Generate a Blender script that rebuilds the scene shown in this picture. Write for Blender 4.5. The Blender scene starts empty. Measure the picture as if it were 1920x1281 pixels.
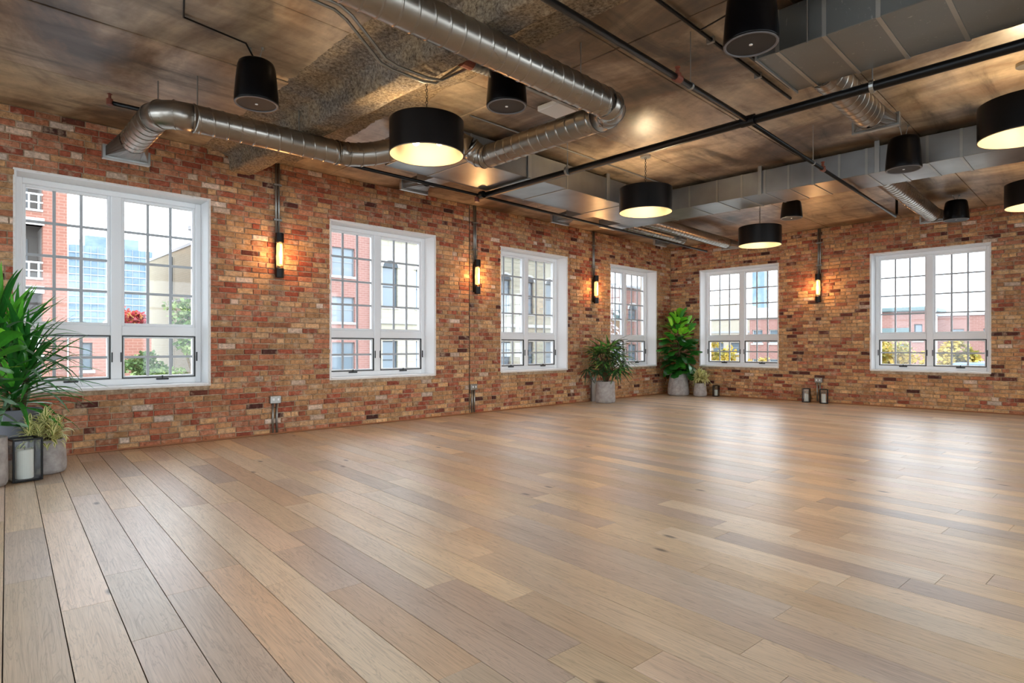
import bpy, math, random
from mathutils import Vector, Matrix, noise

random.seed(7)
S = bpy.context.scene
COL = S.collection

# ------------------------------------------------------------------ camera, world, exposure
CAMZ = 1.136
YAW = math.radians(45.767)
cam_d = bpy.data.cameras.new('camera')
cam_d.sensor_width = 36.0
cam_d.lens = 36.0 * 1109.8 / 1920.0
cam_d.shift_y = 8.5 / 1920.0
cam_d.clip_end = 600
cam = bpy.data.objects.new('camera', cam_d)
cam.location = (0, 0, CAMZ)
cam.rotation_euler = (math.radians(90), 0, YAW)
COL.objects.link(cam)
S.camera = cam

W = bpy.data.worlds.new('overcast_sky')
S.world = W
W.use_nodes = True
wn = W.node_tree
wn.nodes.clear()
w_out = wn.nodes.new('ShaderNodeOutputWorld')
w_bg = wn.nodes.new('ShaderNodeBackground')
w_tc = wn.nodes.new('ShaderNodeTexCoord')
w_ns = wn.nodes.new('ShaderNodeTexNoise')
w_ns.inputs['Scale'].default_value = 2.2
w_ns.inputs['Detail'].default_value = 5
w_cr = wn.nodes.new('ShaderNodeValToRGB')
w_cr.color_ramp.elements[0].position = 0.35
w_cr.color_ramp.elements[0].color = (0.70, 0.79, 0.90, 1)
w_cr.color_ramp.elements[1].position = 0.62
w_cr.color_ramp.elements[1].color = (0.90, 0.95, 1.0, 1)
wn.links.new(w_tc.outputs['Generated'], w_ns.inputs['Vector'])
wn.links.new(w_ns.outputs['Fac'], w_cr.inputs['Fac'])
wn.links.new(w_cr.outputs['Color'], w_bg.inputs['Color'])
wn.links.new(w_bg.outputs['Background'], w_out.inputs['Surface'])
SKY = 2.9
w_bg.inputs['Strength'].default_value = SKY

S.view_settings.view_transform = 'Standard'
S.view_settings.look = 'None'
S.view_settings.exposure = 1.4
S.view_settings.gamma = 1.0
S.view_settings.use_curve_mapping = False
S.cycles.max_bounces = 10
S.cycles.diffuse_bounces = 5
S.cycles.glossy_bounces = 4
S.cycles.transparent_max_bounces = 24
S.cycles.sample_clamp_indirect = 6.0
S.cycles.caustics_reflective = False
S.cycles.caustics_refractive = False
S.cycles.use_denoising = True
LAMP_W = 13.5        # each pendant bulb pair
SCONCE_E = 3.0

# ------------------------------------------------------------------ room numbers
XL, YF, H = -7.602, 12.763, 3.5     # left wall plane, far wall plane, ceiling
XR, YB = 3.6, -3.2                  # walls behind the camera
WZ0, WZ1 = 0.68, 2.88
WIN_L = [0.56, 3.90, 7.12, 10.33]   # window starts along the left wall (+Y)
WIN_F = [-6.82, -3.31]              # along the far wall (+X)
WW = 1.78
TH = 0.42


def srgb(r, g, b):
    f = lambda c: (c / 255 / 12.92) if c / 255 <= 0.04045 else ((c / 255 + 0.055) / 1.055) ** 2.4
    return (f(r), f(g), f(b), 1.0)


# ------------------------------------------------------------------ mesh builder
class MB:
    def __init__(s):
        s.v, s.f, s.t, s.m, s.sm = [], [], [], [], []
        s.tint, s.mi, s.smooth = (1, 1, 1, 1), 0, False

    def face(s, idx):
        s.f.append(idx)
        s.t.append(s.tint)
        s.m.append(s.mi)
        s.sm.append(s.smooth)

    def quad(s, a, b, c, d):
        n = len(s.v)
        s.v += [tuple(a), tuple(b), tuple(c), tuple(d)]
        s.face((n, n + 1, n + 2, n + 3))

    def box(s, x0, x1, y0, y1, z0, z1, M=None):
        n = len(s.v)
        p = [(x0, y0, z0), (x1, y0, z0), (x1, y1, z0), (x0, y1, z0), (x0, y0, z1), (x1, y0, z1), (x1, y1, z1), (x0, y1, z1)]
        s.v += [tuple(M @ Vector(q)) for q in p] if M else p
        for q in ((0, 3, 2, 1), (4, 5, 6, 7), (0, 1, 5, 4), (1, 2, 6, 5), (2, 3, 7, 6), (3, 0, 4, 7)):
            s.face(tuple(n + k for k in q))

    def bbox(s, x0, x1, y0, y1, z0, z1, b=0.004, M=None):
        """box with chamfered edges"""
        pts = []
        for sx, sy, sz in [(a, c, d) for a in (0, 1) for c in (0, 1) for d in (0, 1)]:
            X, Y, Z = (x1 if sx else x0), (y1 if sy else y0), (z1 if sz else z0)
            dx, dy, dz = (-b if sx else b), (-b if sy else b), (-b if sz else b)
            pts += [(X, Y + dy, Z + dz), (X + dx, Y, Z + dz), (X + dx, Y + dy, Z)]
        n = len(s.v)
        s.v += [tuple(M @ Vector(q)) for q in pts] if M else pts
        I = lambda a, c, d, k: n + ((a * 2 + c) * 2 + d) * 3 + k
        F = s.face
        F((I(0, 0, 0, 0), I(0, 0, 1, 0), I(0, 1, 1, 0), I(0, 1, 0, 0)))
        F((I(1, 0, 0, 0), I(1, 1, 0, 0), I(1, 1, 1, 0), I(1, 0, 1, 0)))
        F((I(0, 0, 0, 1), I(1, 0, 0, 1), I(1, 0, 1, 1), I(0, 0, 1, 1)))
        F((I(0, 1, 0, 1), I(0, 1, 1, 1), I(1, 1, 1, 1), I(1, 1, 0, 1)))
        F((I(0, 0, 0, 2), I(0, 1, 0, 2), I(1, 1, 0, 2), I(1, 0, 0, 2)))
        F((I(0, 0, 1, 2), I(1, 0, 1, 2), I(1, 1, 1, 2), I(0, 1, 1, 2)))
        for a in (0, 1):
            for c in (0, 1):
                F((I(a, c, 0, 0), I(a, c, 1, 0), I(a, c, 1, 1), I(a, c, 0, 1)))
                F((I(a, 0, c, 0), I(a, 1, c, 0), I(a, 1, c, 2), I(a, 0, c, 2)))
                F((I(0, a, c, 1), I(1, a, c, 1), I(1, a, c, 2), I(0, a, c, 2)))
                for d in (0, 1):
                    F((I(a, c, d, 0), I(a, c, d, 1), I(a, c, d, 2)))

    def lathe(s, prof, seg=24, c=(0, 0, 0), M=None, close=True):
        n = len(s.v)
        for r, z in prof:
            for k in range(seg):
                a = 2 * math.pi * k / seg
                q = Vector((c[0] + r * math.cos(a), c[1] + r * math.sin(a), c[2] + z))
                s.v.append(tuple(M @ q) if M else tuple(q))
        for i in range(len(prof) - 1):
            for k in range(seg):
                k2 = (k + 1) % seg
                s.face((n + i * seg + k, n + i * seg + k2, n + (i + 1) * seg + k2, n + (i + 1) * seg + k))
        if close:
            if prof[0][0] > 1e-5:
                s.face(tuple(n + k for k in range(seg))[::-1])
            if prof[-1][0] > 1e-5:
                e = n + (len(prof) - 1) * seg
                s.face(tuple(e + k for k in range(seg)))

    def rod(s, a, b, r, seg=8, cap=True):
        s.tube([a, b], r, seg, cap)

    def tube(s, pts, r, seg=8, cap=True, rad=None):
        pts = [Vector(p) for p in pts]
        n0 = len(s.v)
        up = None
        N = len(pts)
        for i, p in enumerate(pts):
            if i == 0:
                t = (pts[1] - p).normalized(); m = t; k = 1.0
            elif i == N - 1:
                t = (p - pts[i - 1]).normalized(); m = t; k = 1.0
            else:
                t0 = (p - pts[i - 1]).normalized(); t1 = (pts[i + 1] - p).normalized()
                m = (t0 + t1)
                m = m.normalized() if m.length > 1e-6 else t0
                k = 1.0 / max(0.35, m.dot(t0))
                t = m
            if up is None:
                up = Vector((0, 0, 1)) if abs(t.z) < 0.9 else Vector((1, 0, 0))
            u = (up - t * up.dot(t)).normalized()
            up = u
            w = t.cross(u).normalized()
            rr = rad[i] if rad else r
            # stretch in the mitre plane
            bend = None
            if 0 < i < N - 1 and k > 1.001:
                bend = (t1 - t0).normalized()
            for j in range(seg):
                a = 2 * math.pi * j / seg
                o = (u * math.cos(a) + w * math.sin(a)) * rr
                if bend is not None:
                    o = o + bend * (o.dot(bend)) * (k - 1)
                s.v.append(tuple(p + o))
        for i in range(N - 1):
            for j in range(seg):
                j2 = (j + 1) % seg
                s.face((n0 + i * seg + j, n0 + i * seg + j2, n0 + (i + 1) * seg + j2, n0 + (i + 1) * seg + j))
        if cap:
            s.face(tuple(n0 + j for j in range(seg))[::-1])
            e = n0 + (N - 1) * seg
            s.face(tuple(e + j for j in range(seg)))

    def sphere(s, c, r, seg=12, rings=8, sz=1.0):
        prof = [(r * math.sin(math.pi * i / rings), -r * sz * math.cos(math.pi * i / rings)) for i in range(rings + 1)]
        prof[0] = (0.0002, prof[0][1]); prof[-1] = (0.0002, prof[-1][1])
        s.lathe(prof, seg, c)

    def mesh(s, name, mats, tint=False):
        me = bpy.data.meshes.new(name)
        me.from_pydata(s.v, [], s.f)
        for m in (mats if isinstance(mats, (list, tuple)) else [mats]):
            me.materials.append(m)
        if any(s.m):
            me.polygons.foreach_set('material_index', s.m)
        if any(s.sm):
            me.polygons.foreach_set('use_smooth', s.sm)
        if tint:
            at = me.attributes.new('tint', 'FLOAT_COLOR', 'FACE')
            at.data.foreach_set('color', [c for t in s.t for c in t])
        me.update()
        return me

    def build(s, name, mats, parent=None, tint=False, loc=None):
        return link(name, s.mesh(name, mats, tint), parent, loc)


def link(name, me, parent=None, loc=None):
    o = bpy.data.objects.new(name, me)
    COL.objects.link(o)
    if parent is not None:
        o.parent = parent
    if loc is not None:
        o.location = loc
    return o


def tag(o, label=None, cat=None, group=None, kind=None):
    if label: o['label'] = label
    if cat: o['category'] = cat
    if group: o['group'] = group
    if kind: o['kind'] = kind
    return o


def thing(name, label, cat, loc=(0, 0, 0), rz=0.0, group=None):
    o = bpy.data.objects.new(name, None)
    o.empty_display_size = 0.05
    COL.objects.link(o)
    o.location = loc
    o.rotation_euler = (0, 0, rz)
    return tag(o, label, cat, group)


def copy_tree(o, parent=None):
    c = o.copy()
    COL.objects.link(c)
    if parent is not None:
        c.parent = parent
    for ch in list(o.children):
        copy_tree(ch, c)
    return c


def stuff(o):
    o['kind'] = 'stuff'
    return o


# ------------------------------------------------------------------ materials
def mat(name, col, rough=0.5, metal=0.0, spec=0.5, emit=None, es=0.0, coat=0.0):
    m = bpy.data.materials.new(name)
    m.use_nodes = True
    b = m.node_tree.nodes['Principled BSDF']
    b.inputs['Base Color'].default_value = col
    b.inputs['Roughness'].default_value = rough
    b.inputs['Metallic'].default_value = metal
    b.inputs['Specular IOR Level'].default_value = spec
    if coat:
        b.inputs['Coat Weight'].default_value = coat
    if emit:
        b.inputs['Emission Color'].default_value = emit
        b.inputs['Emission Strength'].default_value = es
    return m


class NT:
    """tiny node helper"""
    def __init__(s, m):
        s.t = m.node_tree
        s.b = s.t.nodes['Principled BSDF']

    def n(s, typ, **kw):
        nd = s.t.nodes.new(typ)
        for k, v in kw.items():
            setattr(nd, k, v)
        return nd

    def l(s, a, b):
        s.t.links.new(a, b)

    def pos(s, scale=(1, 1, 1), rot=(0, 0, 0), off=None):
        g = s.n('ShaderNodeNewGeometry')
        mp = s.n('ShaderNodeMapping')
        mp.inputs['Scale'].default_value = scale
        mp.inputs['Rotation'].default_value = rot
        src = g.outputs['Position']
        if off is not None:
            ad = s.n('ShaderNodeVectorMath', operation='ADD')
            s.l(src, ad.inputs[0]); s.l(off, ad.inputs[1])
            src = ad.outputs[0]
        s.l(src, mp.inputs['Vector'])
        return mp.outputs['Vector']

    def noise(s, vec, scale=5, detail=4, rough=0.55, dist=0.0):
        x = s.n('ShaderNodeTexNoise')
        x.inputs['Scale'].default_value = scale
        x.inputs['Detail'].default_value = detail
        x.inputs['Roughness'].default_value = rough
        x.inputs['Distortion'].default_value = dist
        s.l(vec, x.inputs['Vector'])
        return x.outputs['Fac']

    def ramp(s, fac, stops):
        r = s.n('ShaderNodeValToRGB')
        e = r.color_ramp.elements
        while len(e) < len(stops):
            e.new(0.5)
        for q, (p, c) in zip(e, stops):
            q.position = p
            q.color = c if len(c) == 4 else (*c, 1)
        s.l(fac, r.inputs['Fac'])
        return r.outputs['Color']

    def mix(s, fac, a, b, mode='MIX'):
        x = s.n('ShaderNodeMix', data_type='RGBA', blend_type=mode)
        for k, v in ((0, fac), (6, a), (7, b)):
            if hasattr(v, 'is_output'):
                s.l(v, x.inputs[k])
            else:
                x.inputs[k].default_value = v
        return x.outputs[2]

    def math(s, op, a, b=0.5):
        x = s.n('ShaderNodeMath', operation=op)
        for k, v in ((0, a), (1, b)):
            if hasattr(v, 'is_output'):
                s.l(v, x.inputs[k])
            else:
                x.inputs[k].default_value = v
        return x.outputs[0]

    def attr(s, name='tint'):
        a = s.n('ShaderNodeAttribute', attribute_name=name)
        return a

    def bump(s, h, strength=0.3, dist=0.01):
        x = s.n('ShaderNodeBump')
        x.inputs['Strength'].default_value = strength
        x.inputs['Distance'].default_value = dist
        s.l(h, x.inputs['Height'])
        s.l(x.outputs['Normal'], s.b.inputs['Normal'])

    def base(s, c): s.l(c, s.b.inputs['Base Color'])
    def rough(s, c): s.l(c, s.b.inputs['Roughness'])


G = lambda v: (v, v, v, 1)

# brick
m_brick = mat('old_brick', srgb(150, 90, 60), 0.88, spec=0.25)
n = NT(m_brick)
p = n.pos()
t = n.attr().outputs['Color']
n1 = n.noise(p, 26, 5, 0.65)
c1 = n.mix(1.0, t, n.ramp(n1, [(0.25, G(0.50)), (0.5, G(0.98)), (0.75, G(1.45))]), 'MULTIPLY')
n2 = n.noise(p, 9, 3, 0.6)
c2 = n.mix(n.ramp(n2, [(0.54, G(0)), (0.72, G(0.60))]), c1, srgb(204, 180, 156))
n3 = n.noise(p, 70, 2, 0.6)
c3 = n.mix(n.ramp(n3, [(0.62, G(0)), (0.70, G(0.7))]), c2, srgb(78, 44, 30))
n.base(c3)
n.bump(n.noise(p, 85, 4, 0.7), 0.5, 0.006)
m_mortar = mat('lime_mortar', srgb(150, 126, 98), 0.95, spec=0.15)
n = NT(m_mortar); p = n.pos()
n.base(n.ramp(n.noise(p, 14, 5, 0.7), [(0.3, srgb(122, 102, 82)), (0.55, srgb(176, 154, 128)), (0.75, srgb(208, 190, 166))]))
n.bump(n.noise(p, 120, 3, 0.7), 0.6, 0.005)

# floor planks: rotate space so that X runs along the boards
PANG = math.radians(180 - 3.757)
m_plank = mat('oiled_oak', srgb(180, 150, 120), 0.38, spec=0.5, coat=0.12)
m_plank.node_tree.nodes['Principled BSDF'].inputs['Coat Roughness'].default_value = 0.36
n = NT(m_plank)
ta = n.attr()
offc = n.n('ShaderNodeCombineXYZ')
offs = n.math('MULTIPLY', ta.outputs['Alpha'], 61.0)
for k in range(3): n.l(offs, offc.inputs[k])
pg = n.pos((1, 1, 1), (0, 0, -PANG), None)
addv = n.n('ShaderNodeVectorMath', operation='ADD'); n.l(pg, addv.inputs[0]); n.l(offc.outputs[0], addv.inputs[1])
mp = n.n('ShaderNodeMapping'); mp.inputs['Scale'].default_value = (0.55, 6.5, 1); n.l(addv.outputs[0], mp.inputs['Vector'])
g1 = n.noise(mp.outputs[0], 2.4, 4, 0.55, 1.3)
rings = n.math('FRACT', n.math('MULTIPLY', g1, 9.0))
mp2 = n.n('ShaderNodeMapping'); mp2.inputs['Scale'].default_value = (1.6, 75, 1); n.l(addv.outputs[0], mp2.inputs['Vector'])
g2 = n.noise(mp2.outputs[0], 2.0, 5, 0.7)
mp3 = n.n('ShaderNodeMapping'); mp3.inputs['Scale'].default_value = (0.8, 3.2, 1); n.l(addv.outputs[0], mp3.inputs['Vector'])
g3 = n.noise(mp3.outputs[0], 1.4, 3, 0.5)
cA = n.mix(1.0, ta.outputs['Color'], n.ramp(rings, [(0.0, G(0.76)), (0.16, G(1.02)), (0.8, G(1.05)), (1.0, G(0.84))]), 'MULTIPLY')
cB = n.mix(1.0, cA, n.ramp(g2, [(0.3, G(0.80)), (0.5, G(1.0)), (0.72, G(1.14))]), 'MULTIPLY')
cC = n.mix(1.0, cB, n.ramp(g3, [(0.3, (0.90, 0.88, 0.87, 1)), (0.6, G(1.05))]), 'MULTIPLY')
kn = n.n('ShaderNodeTexVoronoi', voronoi_dimensions='2D'); kn.inputs['Scale'].default_value = 1.0
mp4 = n.n('ShaderNodeMapping'); mp4.inputs['Scale'].default_value = (0.45, 1.1, 1); n.l(addv.outputs[0], mp4.inputs['Vector'])
n.l(mp4.outputs[0], kn.inputs['Vector'])
knf = n.ramp(kn.outputs['Distance'], [(0.010, G(0.8)), (0.026, G(0))])
cD = n.mix(knf, cC, srgb(70, 52, 42))
n.base(cD)
n.rough(n.ramp(g2, [(0.3, G(0.44)), (0.7, G(0.31))]))
n.bump(n.math('ADD', n.math('MULTIPLY', g2, 0.7), n.math('MULTIPLY', g3, 1.6)), 0.10, 0.004)
m_subfloor = mat('dark_subfloor', srgb(46, 34, 26), 0.8)

# concrete ceiling
m_conc = mat('stained_concrete', srgb(110, 92, 76), 0.36, spec=0.9)
n = NT(m_conc)
tc = n.attr().outputs['Color']
p = n.pos((0.55, 1.0, 1))
a1 = n.noise(p, 0.9, 6, 0.62, 0.6)
p2 = n.pos((2.6, 0.55, 1))
a2 = n.noise(p2, 1.5, 6, 0.65, 0.5)
a3 = n.noise(n.pos(), 9, 6, 0.7)
k1 = n.ramp(a1, [(0.32, srgb(58, 44, 34)), (0.43, srgb(112, 90, 68)), (0.55, srgb(176, 158, 134)), (0.70, srgb(128, 106, 84))])
k2 = n.mix(1.0, k1, n.ramp(a2, [(0.32, G(0.28)), (0.45, G(0.90)), (0.66, G(1.30))]), 'MULTIPLY')
k3 = n.mix(1.0, k2, n.ramp(a3, [(0.3, G(0.78)), (0.55, G(1.0)), (0.75, G(1.15))]), 'MULTIPLY')
k4 = n.mix(n.ramp(n.noise(n.pos((0.7, 1.1, 1)), 1.9, 4, 0.6, 0.8), [(0.58, G(0)), (0.70, G(0.5))]), k3, srgb(120, 78, 38))
n.base(n.mix(1.0, k4, tc, 'MULTIPLY'))
n.rough(n.ramp(a2, [(0.3, G(0.47)), (0.7, G(0.33))]))
n.bump(a3, 0.12, 0.01)
m_seam = mat('dark_seam', srgb(40, 32, 26), 0.9)

m_spray = mat('sprayed_fireproofing', srgb(150, 138, 124), 0.95, spec=0.1)
n = NT(m_spray); p = n.pos()
b1 = n.noise(p, 38, 5, 0.75)
n.base(n.mix(n.ramp(n.noise(p, 2.2, 4, 0.6), [(0.42, G(0)), (0.62, G(0.8))]),
             n.ramp(b1, [(0.30, srgb(70, 58, 46)), (0.47, srgb(136, 118, 96)), (0.7, srgb(184, 166, 138))]),
             n.ramp(b1, [(0.30, srgb(58, 52, 48)), (0.48, srgb(112, 105, 99)), (0.72, srgb(164, 158, 150))])))
n.bump(b1, 0.6, 0.012)

# metals
def galv(name, c0, c1, rough):
    m = mat(name, c0, rough, 0.95)
    n = NT(m)
    n.base(n.ramp(n.noise(n.pos((1, 1, 1)), 2.2, 3, 0.55), [(0.3, c0), (0.7, c1)]))
    n.rough(n.ramp(n.noise(n.pos((1, 1, 2)), 1.6, 3, 0.5), [(0.3, G(rough - 0.04)), (0.7, G(rough + 0.06))]))
    return m


m_spiral = galv('spiral_duct_metal', srgb(140, 134, 126), srgb(160, 154, 146), 0.28)
m_galv = galv('galvanised_sheet', srgb(134, 137, 138), srgb(156, 160, 162), 0.34)
m_scuffed = galv('scuffed_sheet', srgb(120, 126, 128), srgb(146, 152, 154), 0.36)
n = NT(m_scuffed)
sc_c = n.ramp(n.noise(n.pos((9, 9, 2.2)), 3.0, 6, 0.75, 1.2), [(0.62, G(0)), (0.70, G(1))])
n.base(n.mix(n.math('MULTIPLY', sc_c, 0.6), srgb(126, 132, 134), srgb(214, 216, 214)))
m_flange = galv('duct_flange_metal', srgb(150, 150, 146), srgb(178, 178, 174), 0.40)
m_bootmetal = galv('boot_metal', srgb(92, 88, 84), srgb(118, 114, 110), 0.36)
m_conduit = mat('conduit_steel', srgb(150, 148, 142), 0.38, 0.85)
m_black = mat('black_satin_metal', srgb(9, 8, 8), 0.36, 0.0, 0.25)
m_pipe = mat('black_painted_pipe', srgb(10, 9, 9), 0.36, 0.0, 0.25)
m_spk = mat('black_speaker_plastic', srgb(3, 3, 5), 0.28, 0.0, 0.18)
m_grille = mat('speaker_grille', srgb(26, 25, 28), 0.6)
n = NT(m_grille); n.bump(n.noise(n.pos(), 260, 1, 0.5), 0.4, 0.003)
m_rim = mat('grey_rim', srgb(96, 96, 100), 0.4)
m_dot = mat('white_badge', srgb(225, 225, 225), 0.4)
m_drum = mat('dark_bronze_drum', srgb(20, 17, 17), 0.28, 0.3, 0.3)
n = NT(m_drum); n.base(n.ramp(n.noise(n.pos((1, 1, 0.3)), 6, 4, 0.6), [(0.3, srgb(13, 12, 12)), (0.7, srgb(27, 22, 20))]))
m_lining = mat('cream_drum_lining', srgb(134, 120, 98), 0.6)
m_bulb = mat('lit_bulb', (1, 0.9, 0.7, 1), 0.4, emit=(1.0, 0.80, 0.52, 1), es=9)
m_amber = mat('lit_amber_tube', srgb(255, 190, 110), 0.5, emit=(1.0, 0.58, 0.24, 1), es=0.9)
m_filament = mat('lit_filament', srgb(255, 230, 180), 0.5, emit=(1.0, 0.74, 0.38, 1), es=SCONCE_E)
m_red = mat('red_fitting', srgb(116, 60, 44), 0.45)
m_white = mat('white_window_paint', srgb(236, 238, 240), 0.38)
m_muntin = mat('muntin_backlit_shade', srgb(176, 181, 186), 0.45)  # muntins greyed: their backlit shade is put into the base colour
m_plaster = mat('white_plaster', srgb(226, 227, 228), 0.7)
m_bead = mat('white_corner_bead', srgb(222, 220, 216), 0.6)
n = NT(m_bead); n.base(n.ramp(n.noise(n.pos(), 18, 4, 0.6), [(0.30, srgb(206, 200, 192)), (0.50, srgb(228, 227, 224))]))
m_screen = mat('black_screen_frame', srgb(28, 30, 32), 0.45)
m_shoe = mat('brown_shoe_moulding', srgb(150, 96, 58), 0.5)
m_concpot = mat('grey_concrete_pot', srgb(168, 163, 160), 0.85)
n = NT(m_concpot); n.base(n.ramp(n.noise(n.pos(), 12, 5, 0.65), [(0.3, srgb(142, 136, 133)), (0.7, srgb(184, 180, 178))])); n.bump(n.noise(n.pos(), 60, 3, 0.6), 0.2, 0.004)
m_darkpot = mat('slate_pot', srgb(112, 114, 124), 0.7)
m_soil = mat('potting_soil', srgb(40, 30, 22), 0.95)
m_bark = mat('plant_stem', srgb(92, 74, 50), 0.8)
m_candle = mat('ivory_wax', srgb(250, 245, 230), 0.6)
m_wick = mat('wick', srgb(30, 26, 22), 0.9)


def glass(name, tint, refl=0.5):
    m = bpy.data.materials.new(name)
    m.use_nodes = True
    t = m.node_tree
    t.nodes.clear()
    o = t.nodes.new('ShaderNodeOutputMaterial')
    tr = t.nodes.new('ShaderNodeBsdfTransparent'); tr.inputs['Color'].default_value = tint
    gl = t.nodes.new('ShaderNodeBsdfGlossy'); gl.inputs['Roughness'].default_value = 0.02
    fr = t.nodes.new('ShaderNodeFresnel'); fr.inputs['IOR'].default_value = 1.45
    mu = t.nodes.new('ShaderNodeMath'); mu.operation = 'MULTIPLY'; mu.inputs[1].default_value = refl
    mx = t.nodes.new('ShaderNodeMixShader')
    t.links.new(fr.outputs[0], mu.inputs[0]); t.links.new(mu.outputs[0], mx.inputs['Fac'])
    t.links.new(tr.outputs[0], mx.inputs[1]); t.links.new(gl.outputs[0], mx.inputs[2])
    t.links.new(mx.outputs[0], o.inputs['Surface'])
    return m


m_glass = glass('window_glass', (0.97, 0.985, 0.985, 1), 0.6)
m_lglass = glass('lantern_glass', (0.95, 0.97, 0.98, 1), 0.8)
m_tubeglass = glass('sconce_glass', (1.0, 0.86, 0.66, 1), 0.8)


def leafmat(name, c, rough=0.38, tr=0.25):
    m = mat(name, c, rough)
    n = NT(m)
    a = n.attr().outputs['Color']
    n.base(n.mix(1.0, a, n.ramp(n.noise(n.pos(), 30, 3, 0.6), [(0.3, G(0.8)), (0.7, G(1.15))]), 'MULTIPLY'))
    o = [x for x in n.t.nodes if x.type == 'OUTPUT_MATERIAL'][0]
    tl = n.n('ShaderNodeBsdfTranslucent'); n.l(a, tl.inputs['Color'])
    mx = n.n('ShaderNodeMixShader'); mx.inputs[0].default_value = tr
    n.l(n.b.outputs[0], mx.inputs[1]); n.l(tl.outputs[0], mx.inputs[2]); n.l(mx.outputs[0], o.inputs['Surface'])
    return m


m_leaf = leafmat('plant_leaf', srgb(60, 110, 40))
m_tree = leafmat('tree_foliage', srgb(110, 140, 80), 0.6, 0.3)
m_tinted = mat('plain_tinted', srgb(200, 200, 200), 0.8)
n = NT(m_tinted); n.base(n.attr().outputs['Color'])

# ------------------------------------------------------------------ projection used only to rank pieces by size in view
SN, CS = math.sin(YAW), math.cos(YAW)


def seen_size(c, area):
    x, y, z = c
    d = -SN * x + CS * y
    if d < 0.3: return 0
    px = 960 + 1109.8 * (CS * x + SN * y) / d
    py = 649 - 1109.8 * (z - CAMZ) / d
    if not (-30 < px < 1950 and -30 < py < 1311): return 0
    return area / (d * d)


# ------------------------------------------------------------------ walls with brick faces
def wall_body(name, along, plane, a0, a1, holes, inward, mats, thick=TH):
    """along: 'x' or 'y'; inward = +1/-1: direction of the room on the normal axis."""
    mb = MB()
    cuts = sorted({a0, a1} | {h for w in holes for h in w[:2]})
    zc = sorted({-0.1, H + 0.12} | {h for w in holes for h in w[2:]})
    n0, n1 = (plane, plane - inward * thick)
    lo, hi = min(n0, n1), max(n0, n1)
    for i in range(len(cuts) - 1):
        for j in range(len(zc) - 1):
            ca, cz = (cuts[i] + cuts[i + 1]) / 2, (zc[j] + zc[j + 1]) / 2
            if any(w[0] < ca < w[1] and w[2] < cz < w[3] for w in holes):
                continue
            if along == 'y':
                mb.box(lo, hi, cuts[i], cuts[i + 1], zc[j], zc[j + 1])
            else:
                mb.box(cuts[i], cuts[i + 1], lo, hi, zc[j], zc[j + 1])
    return tag(mb.build(name, mats), kind='structure')


PAL_RED = [(164, 98, 72), (154, 86, 64), (172, 110, 82), (162, 106, 76), (176, 120, 92), (148, 78, 58), (168, 112, 82)]
PAL_TAN = [(186, 146, 106), (178, 136, 96), (192, 154, 116), (172, 130, 92), (182, 138, 98)]
PAL_GOLD = [(194, 152, 108), (186, 142, 98), (200, 160, 116), (180, 134, 94), (190, 144, 100), (174, 124, 88)]
PAL_PALE = [(204, 178, 158), (198, 174, 154), (208, 188, 172)]
PAL_DARK = [(96, 54, 44), (84, 46, 40), (110, 62, 48), (76, 46, 40)]


def brick_colour(u, z, side, rnd):
    r = rnd.random()
    if side == 'l':
        red = max(0.18, 0.72 - 0.050 * u) + (0.16 if z > 2.9 else 0)
        if r < 0.030: c = rnd.choice(PAL_DARK)
        elif r < 0.05 + max(0, 0.05 - 0.010 * u): c = rnd.choice(PAL_PALE)
        elif r < 0.10 + red * 0.84: c = rnd.choice(PAL_RED)
        elif u > 4.5 and r < 0.75: c = rnd.choice(PAL_GOLD)
        else: c = rnd.choice(PAL_TAN)
    else:
        if r < 0.065: c = rnd.choice(PAL_DARK)
        elif r < 0.08: c = rnd.choice(PAL_PALE)
        elif r < 0.10 + (0.40 if z > 2.3 else 0.20): c = rnd.choice(PAL_RED)
        else: c = rnd.choice(PAL_GOLD)
    k = rnd.uniform(0.9, 1.1)
    q = srgb(*[min(255, v * k) for v in c])
    return (q[0], q[1], q[2], 1)


COURSE = 0.0686
BL, JT = 0.205, 0.011


def brick_list(a0, a1, holes, side, rnd, skip=None):
    out = []
    nrow = int(round(H / COURSE))
    ch = H / nrow
    for r in range(nrow):
        z0, z1 = r * ch, (r + 1) * ch
        segs = [(a0, a1)]
        for h0, h1, hz0, hz1 in holes:
            if z1 > hz0 + 0.006 and z0 < hz1 - 0.006:
                ns = []
                for s0, s1 in segs:
                    if h1 <= s0 or h0 >= s1: ns.append((s0, s1)); continue
                    if h0 > s0: ns.append((s0, h0))
                    if h1 < s1: ns.append((h1, s1))
                segs = ns
        if skip is not None:
            ns = []
            for s0, s1 in segs:
                if s0 < skip < s1: ns += [(s0, skip - 0.006), (skip + 0.006, s1)]
                else: ns.append((s0, s1))
            segs = ns
        header = (r % 7 == 3)
        for s0, s1 in segs:
            u = s0
            first = True
            while u < s1 - 0.02:
                L = 0.100 if header and rnd.random() < 0.8 else (BL * rnd.uniform(0.94, 1.05) if rnd.random() > 0.07 else 0.1)
                if first: L *= (1.0 if r % 2 else 0.52) * rnd.uniform(0.8, 1.0); first = False
                e = min(u + L, s1)
                if s1 - e < 0.045: e = s1
                out.append((u + JT / 2, e - JT / 2, z0 + 0.0055 + rnd.uniform(-.0015, .0015), z1 - 0.0055 + rnd.uniform(-.0015, .0015)))
                u = e
    return out


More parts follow.
